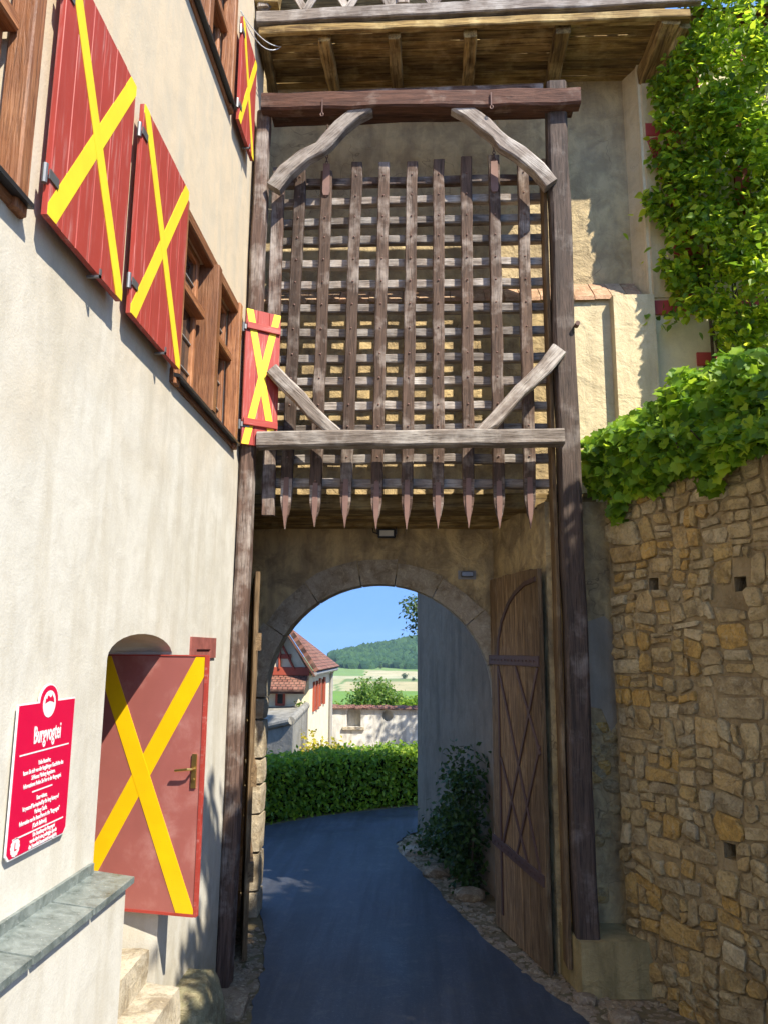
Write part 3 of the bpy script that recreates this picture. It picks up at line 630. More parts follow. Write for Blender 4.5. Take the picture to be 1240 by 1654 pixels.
# ------------------------------------------------------------------ gatehouse
gate = thing('gatehouse', 'old ochre plastered gatehouse with round arched passage', 'gatehouse', (0, 10.5, G))
AC, AR, ASZ = -.58, 1.65, 3.27                       # arch centre, radius, springing
aw = MB().box((-2.75, 11.4, -.2), (1.5, 11.75, 6.0)).mesh()
link('arch_wall', cut(aw, [MB().prism(arch_pts(AC, 1.80, -.6, ASZ, 1.80, 28), 11.2, 12, 'Y').mesh()]), 'ochre', gate)
rng = random.Random(21)
def voussoir(a0, a1, r0, r1):
    n = 4; mb = MB(); g = .003
    for yy in (11.375, 11.775):
        for rr in (r0, r1):
            for i in range(n + 1):
                a = a0 + (a1 - a0) * i / n; rj = rr + (rng.uniform(-.02, .02) if rr == r1 else 0); mb.v.append((AC + rj * math.cos(a), yy, ASZ + rj * math.sin(a)))
    k = n + 1
    for i in range(n):
        mb.f += [(i, i + 1, k + i + 1, k + i), (2 * k + i, 3 * k + i, 3 * k + i + 1, 2 * k + i + 1), (i, 2 * k + i, 2 * k + i + 1, i + 1), (k + i, k + i + 1, 3 * k + i + 1, 3 * k + i)]
    mb.f += [(0, k, 3 * k, 2 * k), (n, 2 * k + n, 3 * k + n, k + n)]; return mb.mesh()
angs = [0.0]
while angs[-1] < math.pi - .25: angs.append(angs[-1] + rng.uniform(.26, .46))
angs[-1] = math.pi
for a, b in zip(angs[:-1], angs[1:]): link('voussoir', voussoir(a + .004, b - .004, AR, AR + rng.uniform(.31, .37)), 'archstone', gate)
for sgn in (-1, 1):
    z = .1
    while z < ASZ - .02:
        h = rng.uniform(.34, .55); z1 = min(ASZ - .006, z + h)
        if ASZ - z1 < .2: z1 = ASZ - .006
        wv = rng.uniform(.26, .40) if sgn < 0 else rng.uniform(.14, .17); xa = AC + sgn * AR; me = worn_block((min(xa, xa + sgn * wv), 11.372 + rng.uniform(0, .01), z + .004), (max(xa, xa + sgn * wv), 11.775, z1 - .004), z * 7 + sgn, 3, .006)
        link('jamb_stone', me, 'archstone', gate); z = z1
# piers and splayed recess sides
link('pier', MB().prism([(1.60, 9.72), (3.0, 9.72), (3.0, 11.7), (1.14, 11.7), (1.10, 11.39)], -.2, 5.83).mesh(), 'ochre', gate)
link('pier', MB().prism([(-2.8, 9.76), (-2.28, 9.76), (-2.52, 11.39), (-2.52, 11.7), (-2.8, 11.7)], -.2, 5.83).mesh(), 'ochre', gate)
# upper walls: lower band, ledge, recessed upper band
LZ = 8.72
link('upper_wall', MB().box((-2.75, 9.96, 5.9), (1.9, 11.72, LZ)).mesh(), 'ochre', gate)  # darker ochre for browner masonry, also standing for the portcullis shadow
link('upper_wall', MB().box((1.901, 9.95, 5.84), (3.14, 11.72, LZ)).mesh(), 'cream', gate)
link('recess_wall', MB().box((-2.75, 10.28, LZ + .001), (3.10, 11.73, 17)).mesh(), 'ochrepale', gate)
link('recess_side', MB().prism([(3.03, 10.28), (3.2, 9.93), (3.9, 9.93), (3.9, 11.7), (3.1, 11.7)], LZ - .02, 12.4).mesh(), 'cream', gate)
link('buttress', MB().prism([(2.60, 9.95), (2.62, 9.81), (3.16, 9.80), (3.16, 10.0)], 5.2, LZ - .03).mesh(), 'cream', gate)
# sloping ledge of bricks
x = -2.7; rng = random.Random(8)
lme = {}
while x < 3.05:
    w = rng.uniform(.2, .28); dz = rng.uniform(-.008, .008)
    mb = MB().hexa([(x, 9.90, LZ - .05 + dz), (x + w - .01, 9.90, LZ - .05 + dz), (x + w - .01, 10.3, LZ + .30 + dz), (x, 10.3, LZ + .30 + dz)], [(x, 9.91, LZ + .01 + dz), (x + w - .01, 9.91, LZ + .01 + dz), (x + w - .01, 10.3, LZ + .38 + dz), (x, 10.3, LZ + .38 + dz)])
    link('ledge_brick', mb.mesh(), 'terracotta', gate); x += w
# timber lintels over the recess
for i, (y0, y1, z0, z1) in enumerate(((9.93, 10.28, 5.78, 5.99), (10.30, 10.72, 5.82, 6.0), (10.74, 11.06, 5.79, 6.0), (11.08, 11.38, 5.74, 6.0))):
    beam('lintel_beam', (-2.7, (y0 + y1) / 2, (z0 + z1) / 2), (2.3, (y0 + y1) / 2, (z0 + z1) / 2), y1 - y0, z1 - z0, 'soffit', gate, (0, 0, 1), 10, .008, .02, rng)
link('roof', MB().prism([(8.9, 15.2), (12.6, 15.2), (12.6, 15.5), (10.8, 18.6), (8.9, 15.5)], -2.6, 4.2, 'X').mesh(), 'tiles', gate)
# exposed masonry low on the pier
for i in range(26):
    px_ = rng.uniform(945, 1000); py_ = rng.uniform(1150, 1490)
    if px_ > 955 + (py_ - 1100) * .0 or py_ > 1300:
        p = atD(px_, py_, 9.72); link('exposed_stone', rock_mesh(i + 40, (rng.uniform(.07, .13), .035, rng.uniform(.06, .11)), 2, .2), 'stone', gate, Matrix.Translation((min(2.5, p.x), 9.715, p.z)))
# cement patch beside the post
pp = [(945, 1005), (975, 995), (988, 1010), (992, 1060), (1000, 1130), (1001, 1190), (985, 1180), (970, 1145), (945, 1140)]
link('cement_patch', MB().prism([(atD(a, b, 9.72).x, atD(a, b, 9.72).z) for a, b in pp], 9.706, 9.73, 'Y').mesh(), 'cement', gate)

# floodlight and box on the arch wall
fl = thing('floodlight', 'small black floodlight under the beam above the arch', 'floodlight', (-.47, 11.3, 5.6))
c = Vector((-.47, 11.24, 5.66))
boxo('housing', (c.x - .13, c.y - .03, c.z - .075), (c.x + .13, c.y + .05, c.z + .06), 'black', fl, .012)
boxo('lens', (c.x - .10, c.y - .036, c.z - .05), (c.x + .10, c.y - .031, c.z + .035), 'lens', fl)
link('bracket', MB().box((c.x - .145, c.y - .01, c.z - .02), (c.x - .133, c.y + .02, c.z + .11)).box((c.x + .133, c.y - .01, c.z - .02), (c.x + .145, c.y + .02, c.z + .11)).box((c.x - .145, c.y - .01, c.z + .1), (c.x + .145, c.y + .02, c.z + .112)).mesh(), 'black', fl)
link('cable', MB().tube([(c.x - .13, c.y + .05, c.z), (c.x - .2, c.y + .08, c.z + .02), (c.x - .22, c.y + .1, c.z + .12)], .01, 6).mesh(), 'black', fl)
bx = thing('wall_lamp', 'small grey box lamp on the wall right of the arch', 'lamp', (.72, 11.4, 5.0))
boxo('body', (.62, 11.26, 5.02), (.80, 11.39, 5.10), 'steel', bx, .01); boxo('base_plate', (.58, 11.385, 4.99), (.84, 11.40, 5.12), 'lead', bx)

# ------------------------------------------------------------------ portcullis frame
fr = thing('timber_gantry', 'weathered oak post and beam frame standing before the gatehouse', 'frame', (0, 9.3, G))
rng = random.Random(33)
beam('post', (-2.15, 9.18, .25), (-2.08, 9.28, 11.12), .17, .24, 'wood', fr, (0, -1, 0), 16, .012, .03, rng)
beam('post', (1.84, 9.3, .86), (1.84, 9.3, 11.45), .26, .26, 'woodpost', fr, (0, -1, 0), 18, .012, .03, rng)
beam('guide_board', (1.665, 9.45, .5), (1.665, 9.45, 10.4), .05, .28, 'gatewood', fr, (0, -1, 0), 14, .006, .008, rng)
beam('guide_board', (-1.90, 9.50, 5.62), (-1.90, 9.50, 10.45), .16, .10, 'wood', fr, (0, -1, 0), 10, .006, .01, rng)
beam('head_beam', (-2.08, 9.12, atD(440, 170, 9.12).z), (2.12, 9.12, atD(925, 162, 9.12).z), .20, .25, 'woodred', fr, (0, 0, 1), 14, .010, .025, rng)
beam('head_beam', (-2.0, 9.46, 11.27), (2.1, 9.46, 11.30), .22, .26, 'woodred', fr, (0, 0, 1), 14, .010, .025, rng)
beam('head_rail', (-1.95, 9.7, 11.70), (1.75, 9.7, 11.75), .12, .12, 'wood', fr, (0, 0, 1), 10, .01, .015, rng)
beam('lower_beam', (-1.98, 9.14, 6.50), (1.76, 9.14, 6.51), .20, .20, 'woodgrey', fr, (0, 0, 1), 14, .010, .025, rng)
def brace(pix, hs, mat='woodgrey', d=9.14, w=.16): sweep('brace', [atD(x, y, d) for x, y in pix], w, hs, mat, fr, (0, -1, 0), rng, .006)
brace([(443, 306), (462, 280), (492, 255), (517, 243), (528, 232), (550, 207), (575, 187), (598, 177)], [.20, .20, .19, .17, .20, .20, .19, .17])
brace([(733, 174), (757, 186), (782, 206), (800, 222), (812, 234), (838, 250), (868, 275), (889, 300)], [.17, .19, .20, .17, .20, .20, .19, .19])
brace([(440, 598), (462, 622), (485, 643), (505, 668), (530, 690), (548, 700)], [.17, .17, .18, .16, .15, .10])
brace([(902, 566), (880, 594), (855, 618), (838, 632), (815, 660), (795, 682), (772, 699)], [.20, .18, .17, .16, .17, .17, .10])
link('peg', MB().tube([(1.98, 9.2, 7.98), (1.98, 9.1, 7.98)], .03, 8).mesh(), 'iron', fr)

# the portcullis itself
pc = thing('portcullis', 'raised timber portcullis grille with iron tipped spikes', 'portcullis', (0, 9.5, 5.45))
VT = [-1.60, -1.24, -.83, -.46, -.08, .28, .65, 1.02, 1.41]; VB = [-1.67, -1.30, -.92, -.53, -.15, .24, .62, 1.0, 1.38]
RZ = [10.29, 9.99, 9.68, 9.39, 9.07, 8.75, 8.43, 8.09, 7.74, 7.41, 7.05, 6.76, 6.36, 6.05]
for i, z in enumerate(RZ):
    x0 = -1.86 + rng.uniform(-.03, .02) - (.12 if z < 6.5 else 0); x1 = 1.66 + rng.uniform(-.02, .02)
    beam('cross_bar', (x0, 9.60, z + rng.uniform(-.02, .02)), (x1, 9.60, z + rng.uniform(-.02, .02)), .11, .115, 'wood' if i == 0 else 'woodgrey', pc, (0, 0, 1), 12, .007, .012, rng, bow=rng.uniform(-.01, .01))
for i, (xt, xb) in enumerate(zip(VT, VB)):
    zt = 10.53 + rng.uniform(-.06, .05) - (.1 if i in (0, 1) else 0); zl = 6.02 + rng.uniform(-.05, .05); xl = xt + (xb - xt) * (zt - zl) / (zt - 5.5)
    bar = beam('upright_bar', (xl, 9.485, zl), (xt, 9.485, zt), .15, .10, 'woodbar', pc, (0, -1, 0), 16, .006, .012, rng)
    mb = MB(); f = WORLD[bar.name]
    for z in RZ:
        if z < zl + .02 or z > zt - .04: continue
        t = (z - zl) / (zt - zl); x = xl + (xt - xl) * t; k = 6
        ring = [(x + .014 * math.cos(2 * math.pi * a / k), 9.43, z + .014 * math.sin(2 * math.pi * a / k)) for a in range(k)]
        mb.add(ring + [(x, 9.416, z)], [(a, (a + 1) % k, k) for a in range(k)])
    stuff(link('rivets', mb.mesh(), 'ironpink', bar))
    # wooden point and iron shoe
    tip = Vector((xb, 9.485, 5.46 + rng.uniform(-.03, .03))); a0 = Vector((xl, 9.485, zl + .02)); m_ = a0.lerp(tip, .45)
    mb = MB(); rings = []
    for (p, hw, hd) in ((a0, .072, .048), (m_, .066, .046), (a0.lerp(tip, .72), .036, .032), (a0.lerp(tip, .80), .017, .018), (tip, .004, .004)):
        rings.append(len(mb.v)); mb.v += [(p.x - hw, p.y - hd, p.z), (p.x + hw, p.y - hd, p.z), (p.x + hw, p.y + hd, p.z), (p.x - hw, p.y + hd, p.z)]
    for r0, r1 in zip(rings[:-1], rings[1:]): mb.f += [(r0 + k, r0 + (k + 1) % 4, r1 + (k + 1) % 4, r1 + k) for k in range(4)]
    mb.f += [(0, 1, 2, 3), tuple(rings[-1] + k for k in range(4))]
    link('spike', mb.mesh(), 'wood', bar)
    mb = MB(); s0 = a0.lerp(tip, -.02); yy = 9.485 - .052
    q = [(s0.x - .03, s0.z), (s0.x + .03, s0.z), (m_.x + .036, m_.z), (a0.lerp(tip, .74).x + .026, a0.lerp(tip, .74).z), (tip.x, tip.z - .005), (a0.lerp(tip, .74).x - .026, a0.lerp(tip, .74).z), (m_.x - .036, m_.z)]
    mb.prism(q, yy - .005, yy + .02, 'Y'); link('iron_shoe', mb.mesh(), 'ironpink', bar)
# hanging plates and chains
for j, (i, ctop) in enumerate(((1, 11.02), (7, 11.0))):
    x = VT[i]; z1 = 10.47
    link('hanger_plate', MB().prism([(x - .05, 10.05), (x - .035, 10.0), (x + .035, 10.0), (x + .05, 10.05), (x + .045, z1), (x - .045, z1)], 9.415, 9.432, 'Y').mesh(), 'ironpink', pc)
    mb = MB(); z = z1 - .02; k = 0
    while z < ctop:
        pts = [(x + (.016 * math.cos(a) if k % 2 == 0 else 0), 9.42 + (.016 * math.cos(a) if k % 2 else 0), z + .03 + .032 * math.sin(a)) for a in [2 * math.pi * q / 10 for q in range(11)]]
        mb.tube(pts, .0065, 5, False); z += .05; k += 1
    link('chain', mb.mesh(), 'iron', pc)
for (px_, py_) in ((520, 172), (793, 160)):
    p = atD(px_, py_, 8.98); mb = MB().box((p.x - .008, 9.0, p.z - .1), (p.x + .008, 9.018, p.z + .12)); mb.tube([(p.x + .02 * math.cos(a), 8.99, p.z - .11 + .025 * math.sin(a)) for a in [2 * math.pi * q / 10 for q in range(11)]], .008, 5, False)
    link('beam_hook', mb.mesh(), 'iron', fr)

# ------------------------------------------------------------------ wooden gallery over the gate
ga = thing('timber_gallery', 'projecting timber gallery with plank soffit above the portcullis', 'gallery', (.6, 9.6, 12.070))
rng = random.Random(44)
for i, x in enumerate((-1.28, -.33, .71, 1.94)): beam('joist', (x, 9.14, 12.210), (x + .03, 10.32, 12.170), .17 + .03 * (i == 3), .17, 'soffit', ga, (0, 0, 1), 8, .012, .02, rng)
beam('joist', (3.36, 9.1, 12.290), (3.26, 10.35, 12.050), .26, .26, 'soffit', ga, (0, 0, 1), 8, .015, .03, rng)
beam('strut', (3.58, 9.2, 12.270), (3.42, 10.0, 11.9), .2, .2, 'soffit', ga, (0, 0, 1), 6, .015, .03, rng)
y = 9.10
while y < 10.32:
    w = rng.uniform(.135, .19); beam('soffit_board', (-2.18, y + w / 2, 12.340 + rng.uniform(-.008, .008)), (3.66, y + w / 2, 12.340 + rng.uniform(-.008, .008)), w - .011, .04, 'soffit', ga, (0, 0, 1), 12, .004, .006, rng); y += w
beam('fascia_beam', (-2.18, 9.04, 12.400), (3.75, 9.04, 12.530), .12, .18, 'woodgrey', ga, (0, 0, 1), 16, .008, .015, rng)
beam('under_beam', (-2.15, 9.06, 12.230), (3.6, 9.06, 12.300), .08, .12, 'soffit', ga, (0, 0, 1), 14, .008, .012, rng)
beam('wall_plate', (-2.16, 10.2, 12.170), (-2.12, 9.1, 12.270), .12, .2, 'soffit', ga, (0, 0, 1), 6, .01, .015, rng)
for i in range(10):
    x = -2.1 + i * .58
    beam('lattice_slat', (x, 9.05, 12.530 + .02 * i * .3), (x + .58, 9.05, 13.62), .03, .10, 'woodgrey', ga, (0, 0, 1), 3, .004, .006, rng)
    beam('lattice_slat', (x + .58, 9.09, 12.530 + .02 * i * .3), (x, 9.09, 13.62), .03, .10, 'woodgrey', ga, (0, 0, 1), 3, .004, .006, rng)
beam('hand_rail', (-2.18, 9.06, 13.68), (3.75, 9.06, 13.72), .14, .12, 'woodgrey', ga, (0, 0, 1), 8, .006, .015, rng)
for x in (-2.1, -.2, 1.75, 3.62): beam('gallery_post', (x, 9.07, 12.570), (x, 9.07, 15.3), .16, .16, 'woodgrey', ga, (0, -1, 0), 6, .008, .02, rng)
boxo('gallery_back', (-2.2, 10.2, 12.420), (3.7, 10.27, 15.1), 'soffit', ga)

# ------------------------------------------------------------------ gate leaves
def gate_leaf(label, hinge, tip, z0, z1, n, seed, facing, straps=True):
    r = random.Random(seed); h = Vector((*hinge, z0)); t = Vector((*tip, z0)); mx = frame(h, t, (0, 0, 1)); W = (t - h).length; H = z1 - z0
    g = thing('gate_leaf', label, 'gate', tuple(h), 'leaves of the arched gate'); WORLD[g.name] = Matrix.Translation(h)
    pw = W / n
    for i in range(n):
        x = pw * (i + .5); me = beam_mesh(H + r.uniform(-.02, .02), pw * .985, .06, 8, .002, .006, r)
        link('plank', me, 'gatewood', g, mx @ Matrix.Translation((x, r.uniform(-.003, .003), 0)) @ Matrix.Rotation(-math.pi / 2, 4, 'Y') @ Matrix.Rotation(math.pi / 2, 4, 'X'))
    f = facing; y = f * .04
    def strip(nm, a, b, w, th=.012, mat='iron'):
        A = mx @ Vector((a[0], y, a[1])); B = mx @ Vector((b[0], y, b[1])); nrm = mx.to_3x3() @ Vector((0, f, 0))
        return beam(nm, A, B, w, th, mat, g, tuple(nrm), 6, .0015, .003, r)
    def dotted(a, b):
        mb = MB(); k = int(((b[0] - a[0]) ** 2 + (b[1] - a[1]) ** 2) ** .5 / .12)
        for q in range(1, k):
            u = q / k; c_ = mx @ Vector((a[0] + (b[0] - a[0]) * u, y + f * .012, a[1] + (b[1] - a[1]) * u)); mb.tube([c_ - (mx.to_3x3() @ Vector((0, f * .012, 0))), c_ + (mx.to_3x3() @ Vector((0, f * .008, 0)))], .014, 6)
        return mb
    if straps:
        for nm, a, b, w in (('strap_hinge', (-.04, 3.50), (W - .02, 3.50), .13), ('strap_hinge', (-.04, 1.08), (W - .04, .98), .13)):
            s_ = strip(nm, a, b, w, .02); stuff(link('nails', dotted(a, b).mesh(), 'iron', s_))
        lat = [((.30, 3.42), (W * .92, 1.05)), ((W * .55, 3.42), (W - .05, 2.4)), ((W - .06, 3.42), (.38, 1.12)), ((W - .06, 2.5), (W * .5, 1.1)), ((.30, 3.4), (.30, .2)), ((.34, 2.2), (W * .7, 1.05))]
        for a, b in lat: strip('iron_strip', a, b, .045, .02)
        arc = [(.30 + (W - .36) * (1 - math.cos(q)), 3.56 + .95 * math.sin(q)) for q in [math.pi / 2 * k / 6 for k in range(7)]]
        for a, b in zip(arc[:-1], arc[1:]): strip('arched_strip', a, b, .06, .02)
    else:
        for z in (4.05 - z0, 2.4 - z0, 1.3 - z0): strip('batten', (.05, z), (W + .0, z), .22, .07, 'gatewood')
    return g
gate_leaf('open right gate leaf of brown planks with crossed iron strips', (1.06, 11.28), (1.50, 9.62), .33, 4.97, 7, 5, -1)
gate_leaf('open left gate leaf seen edge on behind the left post', (-2.42, 11.30), (-2.06, 9.80), .33, 4.93, 6, 6, 1, False)
pl = thing('stone_plinth', 'squared stone block carrying the right post of the frame', 'plinth', (2.1, 9.4, G))
link('block', MB().prism([(1.62, 9.72), (1.74, 9.08), (2.62, 9.14), (2.62, 9.72)], .1, .86).mesh(), 'mossy', pl)

# ------------------------------------------------------------------ half-timbered house on the right
ht = thing('half_timbered_house', 'cream half timbered house with red beams behind the foliage', 'house', (5, 10.5, 3))
boxo('wall', (3.15, 9.955, 3), (9, 11.4, 12.95), 'creamwall', ht)
def tb(a, b, w=.17): beam('timber', a, b, .05, w, 'timberred', ht, (0, 0, 1) if abs(b[2] - a[2]) < .1 else (1, 0, 0), 6, .004, .008, rng)
tb((3.02, 9.94, 8.55), (6.5, 9.94, 8.55), .2); tb((3.72, 9.94, 7.81), (4.6, 9.94, 7.81), .18); tb((3.22, 9.94, 11.24), (6.5, 9.94, 11.24), .2)
for x in (3.6, 4.5, 5.6): tb((x, 9.938, 8.66), (x, 9.938, 11.13), .2)
tb((3.3, 9.936, 11.1), (3.95, 9.936, 8.7), .16); tb((3.2, 9.94, 12.4), (6.5, 9.94, 12.4), .2); tb((3.9, 9.938, 11.35), (3.9, 9.938, 12.3), .2)
boxo('window', (3.80, 9.93, 7.2), (4.5, 9.952, 7.72), 'glass', ht)
link('roof', MB().prism([(9.6, 12.9), (11.6, 12.9), (10.6, 13.4)], 3.7, 9.3, 'X').mesh(), 'tiles', ht)

# ------------------------------------------------------------------ rubble stone wall
sw = thing('rubble_stone_wall', 'tall ochre rubble stone wall right of the gate', 'stone wall', (2.6, 9, G))
P0 = Vector((2.335, 9.44, 0)); du = Vector((.4945, -.8692, 0)); dn = Vector((-.8692, -.4945, 0))     # along the wall, out of the wall
WM = Matrix((du, Vector((0, 0, 1)), dn)).transposed().to_4x4()
WM = Matrix(((du.x, 0, dn.x, P0.x), (du.y, 0, dn.y, P0.y), (0, 1, 0, 0), (0, 0, 0, 1)))             # local x along, y up, z outwards
WMi = WM.inverted()
def wall_uv(px, py):
    r = ray(px, py); o = Vector((0, 0, EZ)); t = (P0 - o).dot(dn) / r.dot(dn); q = WMi @ (o + r * t); return q.x, q.y
holes = [wall_uv(1055, 944), wall_uv(1195, 943), wall_uv(1178, 1375)]
core = MB().box((-.02, -.3, -.7), (5.5, 5.86, 0)).mesh()
core = cut(core, [MB().box((u - .07, v - .075, -.4), (u + .07, v + .075, .1)).mesh() for u, v in holes])
for v in core.vertices: v.co = WM @ v.co
link('mortar_core', core, 'mortar', sw)
rng = random.Random(77)
rects = []
def split(u0, v0, u1, v1, depth):
    w, h = u1 - u0, v1 - v0; lim_w = rng.uniform(.16, .60); lim_h = rng.uniform(.14, .40)
    if w <= lim_w and h <= lim_h: rects.append((u0, v0, u1, v1)); return
    if w / lim_w > h / lim_h: m_ = u0 + w * rng.uniform(.36, .64); split(u0, v0, m_, v1, depth + 1); split(m_, v0, u1, v1, depth + 1)
    else: m_ = v0 + h * rng.uniform(.36, .64); split(u0, v0, u1, m_, depth + 1); split(u0, m_, u1, v1, depth + 1)
vv = .05
while vv < 5.84:
    h = min(rng.uniform(.5, 1.0), 5.86 - vv)
    if 5.86 - vv - h < .2: h = 5.86 - vv
    uu = 0.0
    while uu < 3.3:
        w = rng.uniform(.5, 1.1); split(uu, vv, uu + w, vv + h, 0); uu += w
    vv += h
def warp(u, v):
    a = noise.noise(Vector((u * 2.1, v * 2.1, 3.3))); b = noise.noise(Vector((u * 2.1, v * 2.1, 9.1))); return u + .10 * a, v + .10 * b
def stone_mesh(r):
    u0, v0, u1, v1 = r; w, h = u1 - u0, v1 - v0; g = rng.uniform(.006, .020); c = min(w, h) * rng.uniform(.10, .26)
    pts = []
    for (x, y, sx_, sy_) in ((u0, v0, 1, 1), (u1, v0, -1, 1), (u1, v1, -1, -1), (u0, v1, 1, -1)):
        c1 = c * rng.uniform(.4, 1.4); c2 = c * rng.uniform(.4, 1.4); a = (x + sx_ * g, y + sy_ * (g + c1)); b = (x + sx_ * (g + c2), y + sy_ * g)
        pts += [a, b] if (sx_ * sy_ > 0) else [b, a]
    pts = [warp(*p) for p in pts]; pts = [(x + rng.uniform(-.016, .016), y + rng.uniform(-.016, .016)) for x, y in pts]
    cx = sum(p[0] for p in pts) / 8; cy = sum(p[1] for p in pts) / 8; d = rng.uniform(.014, .055); mb = MB()
    tx, ty = rng.uniform(-.06, .06), rng.uniform(-.08, .08)
    for (s_, dz) in ((1, -.03), (.985, d * .7), (.90, d)):
        for x, y in pts: mb.v.append((cx + (x - cx) * s_ + rng.uniform(-.006, .006) * (s_ < 1), cy + (y - cy) * s_ + rng.uniform(-.006, .006) * (s_ < 1), dz + (tx * (x - cx) + ty * (y - cy)) * (dz > 0) + (rng.uniform(-.007, .007) if s_ < 1 else 0)))
    mb.v.append((cx + rng.uniform(-.04, .04) * w, cy + rng.uniform(-.04, .04) * h, d + rng.uniform(-.006, .02)))
    for k in range(2): mb.f += [(k * 8 + i, k * 8 + (i + 1) % 8, (k + 1) * 8 + (i + 1) % 8, (k + 1) * 8 + i) for i in range(8)]
    mb.f += [(16 + i, 16 + (i + 1) % 8, 24) for i in range(8)]
    mb.v = [tuple(WM @ Vector(p)) for p in mb.v]
    return mb
kept = []
for r in rects:
    if any(r[0] - .05 < u < r[2] + .05 and r[1] - .05 < v < r[3] + .05 for u, v in holes): 
        continue
    kept.append(r)
kept.sort(key=lambda r: (r[0] + r[2]) / 2)
rest = MB()
for i, r in enumerate(kept):
    s_ = stone_mesh(r)
    if i < 290:
        o = link('stone', s_.mesh(), 'stone', sw)
    else: rest.add(s_.v, s_.f)
if rest.v: stuff(link('stones', rest.mesh(), 'stone', sw))

# ------------------------------------------------------------------ ivy on the wall top, climber, shade tree
rng = random.Random(101)
iv = thing('ivy', 'dense lobed green ivy spilling over top of the stone wall', 'ivy', (2.9, 8.6, 5.8))
IVP = [(938, 712), (960, 700), (990, 690), (1020, 662), (1060, 648), (1085, 596), (1100, 592), (1130, 604), (1165, 570), (1300, 560), (1340, 690), (1240, 722), (1200, 735), (1165, 760), (1158, 792), (1140, 790), (1128, 762), (1085, 768), (1062, 792), (1012, 800), (1004, 842), (992, 842), (984, 806), (955, 792), (942, 765)]
pts = []
while len(pts) < 4200:
    x, y = rng.uniform(935, 1340), rng.uniform(560, 845)
    if not inpoly(x, y, IVP): continue
    u, v = wall_uv(x, max(y, 690)); q = WM @ Vector((u, v, 0)); d = q.y
    d += -abs(rng.gauss(.05, .09)) if y > 760 else rng.uniform(-.30, .12) if y > 690 else rng.uniform(-.22, .55) + (690 - y) * .004
    pts.append(atD(x, y, d))
leaves_as_parts(leaf_frames(pts, rng, (-.35, -.75, .6), .8, 1.2), .125, rng, 'ivy', 'ivy', iv)
mb = MB()
for k in range(9):
    a = WM @ Vector((rng.uniform(.2, 2.6), 5.75, -.1)); mb.tube([a, a + Vector((rng.uniform(-.3, .3), .1, .25)), a + Vector((rng.uniform(-.5, .5), -.1, .5))], [.02, .014, .006], 6)
link('stems', mb.mesh(), 'bark', iv)

vn = thing('climbing_vine', 'bright leafy climber hanging before the half timbered house', 'vine', (4.2, 9.4, 5.5))
VP = [(1112, -40), (1100, 20), (1098, 75), (1062, 112), (1040, 140), (1062, 180), (1040, 228), (1066, 285), (1028, 318), (1048, 348), (1078, 378), (1062, 425), (1085, 470), (1062, 528), (1112, 520), (1150, 516), (1160, 570), (1175, 620), (1330, 650), (1420, 300), (1400, -120), (1112, -120)]
cl = []
while len(cl) < 360:
    x, y = rng.uniform(1020, 1420), rng.uniform(-120, 650)
    if inpoly(x, y, VP):
        X_ = atD(x, y, 9.6).x; lo = max(8.3, 10.0 - .95 * max(0, X_ - 2.8)); cl.append((x, y, rng.uniform(min(lo, 9.8), 9.88)))
pts = []
for i in range(21000):
    x, y, d = cl[i % len(cl)]; x += rng.gauss(0, 16); y += rng.gauss(0, 14)
    if not inpoly(x, y, VP) and rng.random() < .93: continue
    q = atD(x, y, d + rng.gauss(0, .06)); lim = 10.34 - 1.1 * (q.x - 2.5)
    if q.y < lim: q = atD(x, y, min(9.91, lim + abs(rng.gauss(0, .05))))
    pts.append(q)
leaves_as_parts(leaf_frames(pts, rng, (-.05, -.6, .5), .95, 1.0), .10, rng, 'ovate', 'vine', vn)
mb = MB()
for k in range(14):
    a = Vector((3.9 + .12 * k, 9.9, 5.6)); b = a + Vector((rng.uniform(-.4, .4), rng.uniform(-.1, 0), rng.uniform(3, 6))); mb.tube([a, a.lerp(b, .5) + Vector((rng.uniform(-.2, .2), -.1, 0)), b], [.028, .018, .006], 6)
link('stems', mb.mesh(), 'bark', vn)
st = tree('shade_tree', 'leafy tree behind the stone wall shading the lane', (6.3, 3.2, 1.4), (4.7, 3.7, 7.0), (2.9, 2.7, 1.9), 16000, .19, 'treeleaf', random.Random(9), None, 120, .2, 'ovate', keep=lambda p: p.x > .52 * p.y + .25)
pts, cs = blob_points((3.0, 3.7, 9.4), (.75, .9, 1.0), 2000, random.Random(12), 22, .2, .3); pts = [p for p in pts if p.x > .52 * p.y + .25]; link('crown', leaf_cloud(leaf_frames(pts, random.Random(13), spread=1.2), .14, random.Random(14), 'ovate'), 'treeleaf', st)  # extra clump out of view, added to dapple the foot of the left wall
pts, cs = blob_points((4.2, 5.2, 9.3), (1.15, .95, .9), 3600, random.Random(15), 40, .05, .3); pts = [p for p in pts if p.x > .52 * p.y + .25]; link('crown', leaf_cloud(leaf_frames(pts, random.Random(16), spread=1.2), .19, random.Random(17), 'ovate'), 'treeleaf', st)  # extra clump out of view, added to keep the sun off the lane
link('limb', MB().tube([(5.0, 3.4, 6.5), (3.8, 3.6, 8.2), (3.0, 3.7, 9.4)], [.09, .06, .02], 7).mesh(), 'bark', st)

# ------------------------------------------------------------------ beyond the arch
rng = random.Random(55)
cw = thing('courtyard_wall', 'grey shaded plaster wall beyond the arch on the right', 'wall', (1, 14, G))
link('wall', MB().prism([(1.30, 11.76), (1.05, 12.8), (.45, 14.9), (-.03, 16.55), (.55, 16.75), (2.6, 12.0)], -.2, 6.4).mesh(), 'greyplaster', cw)
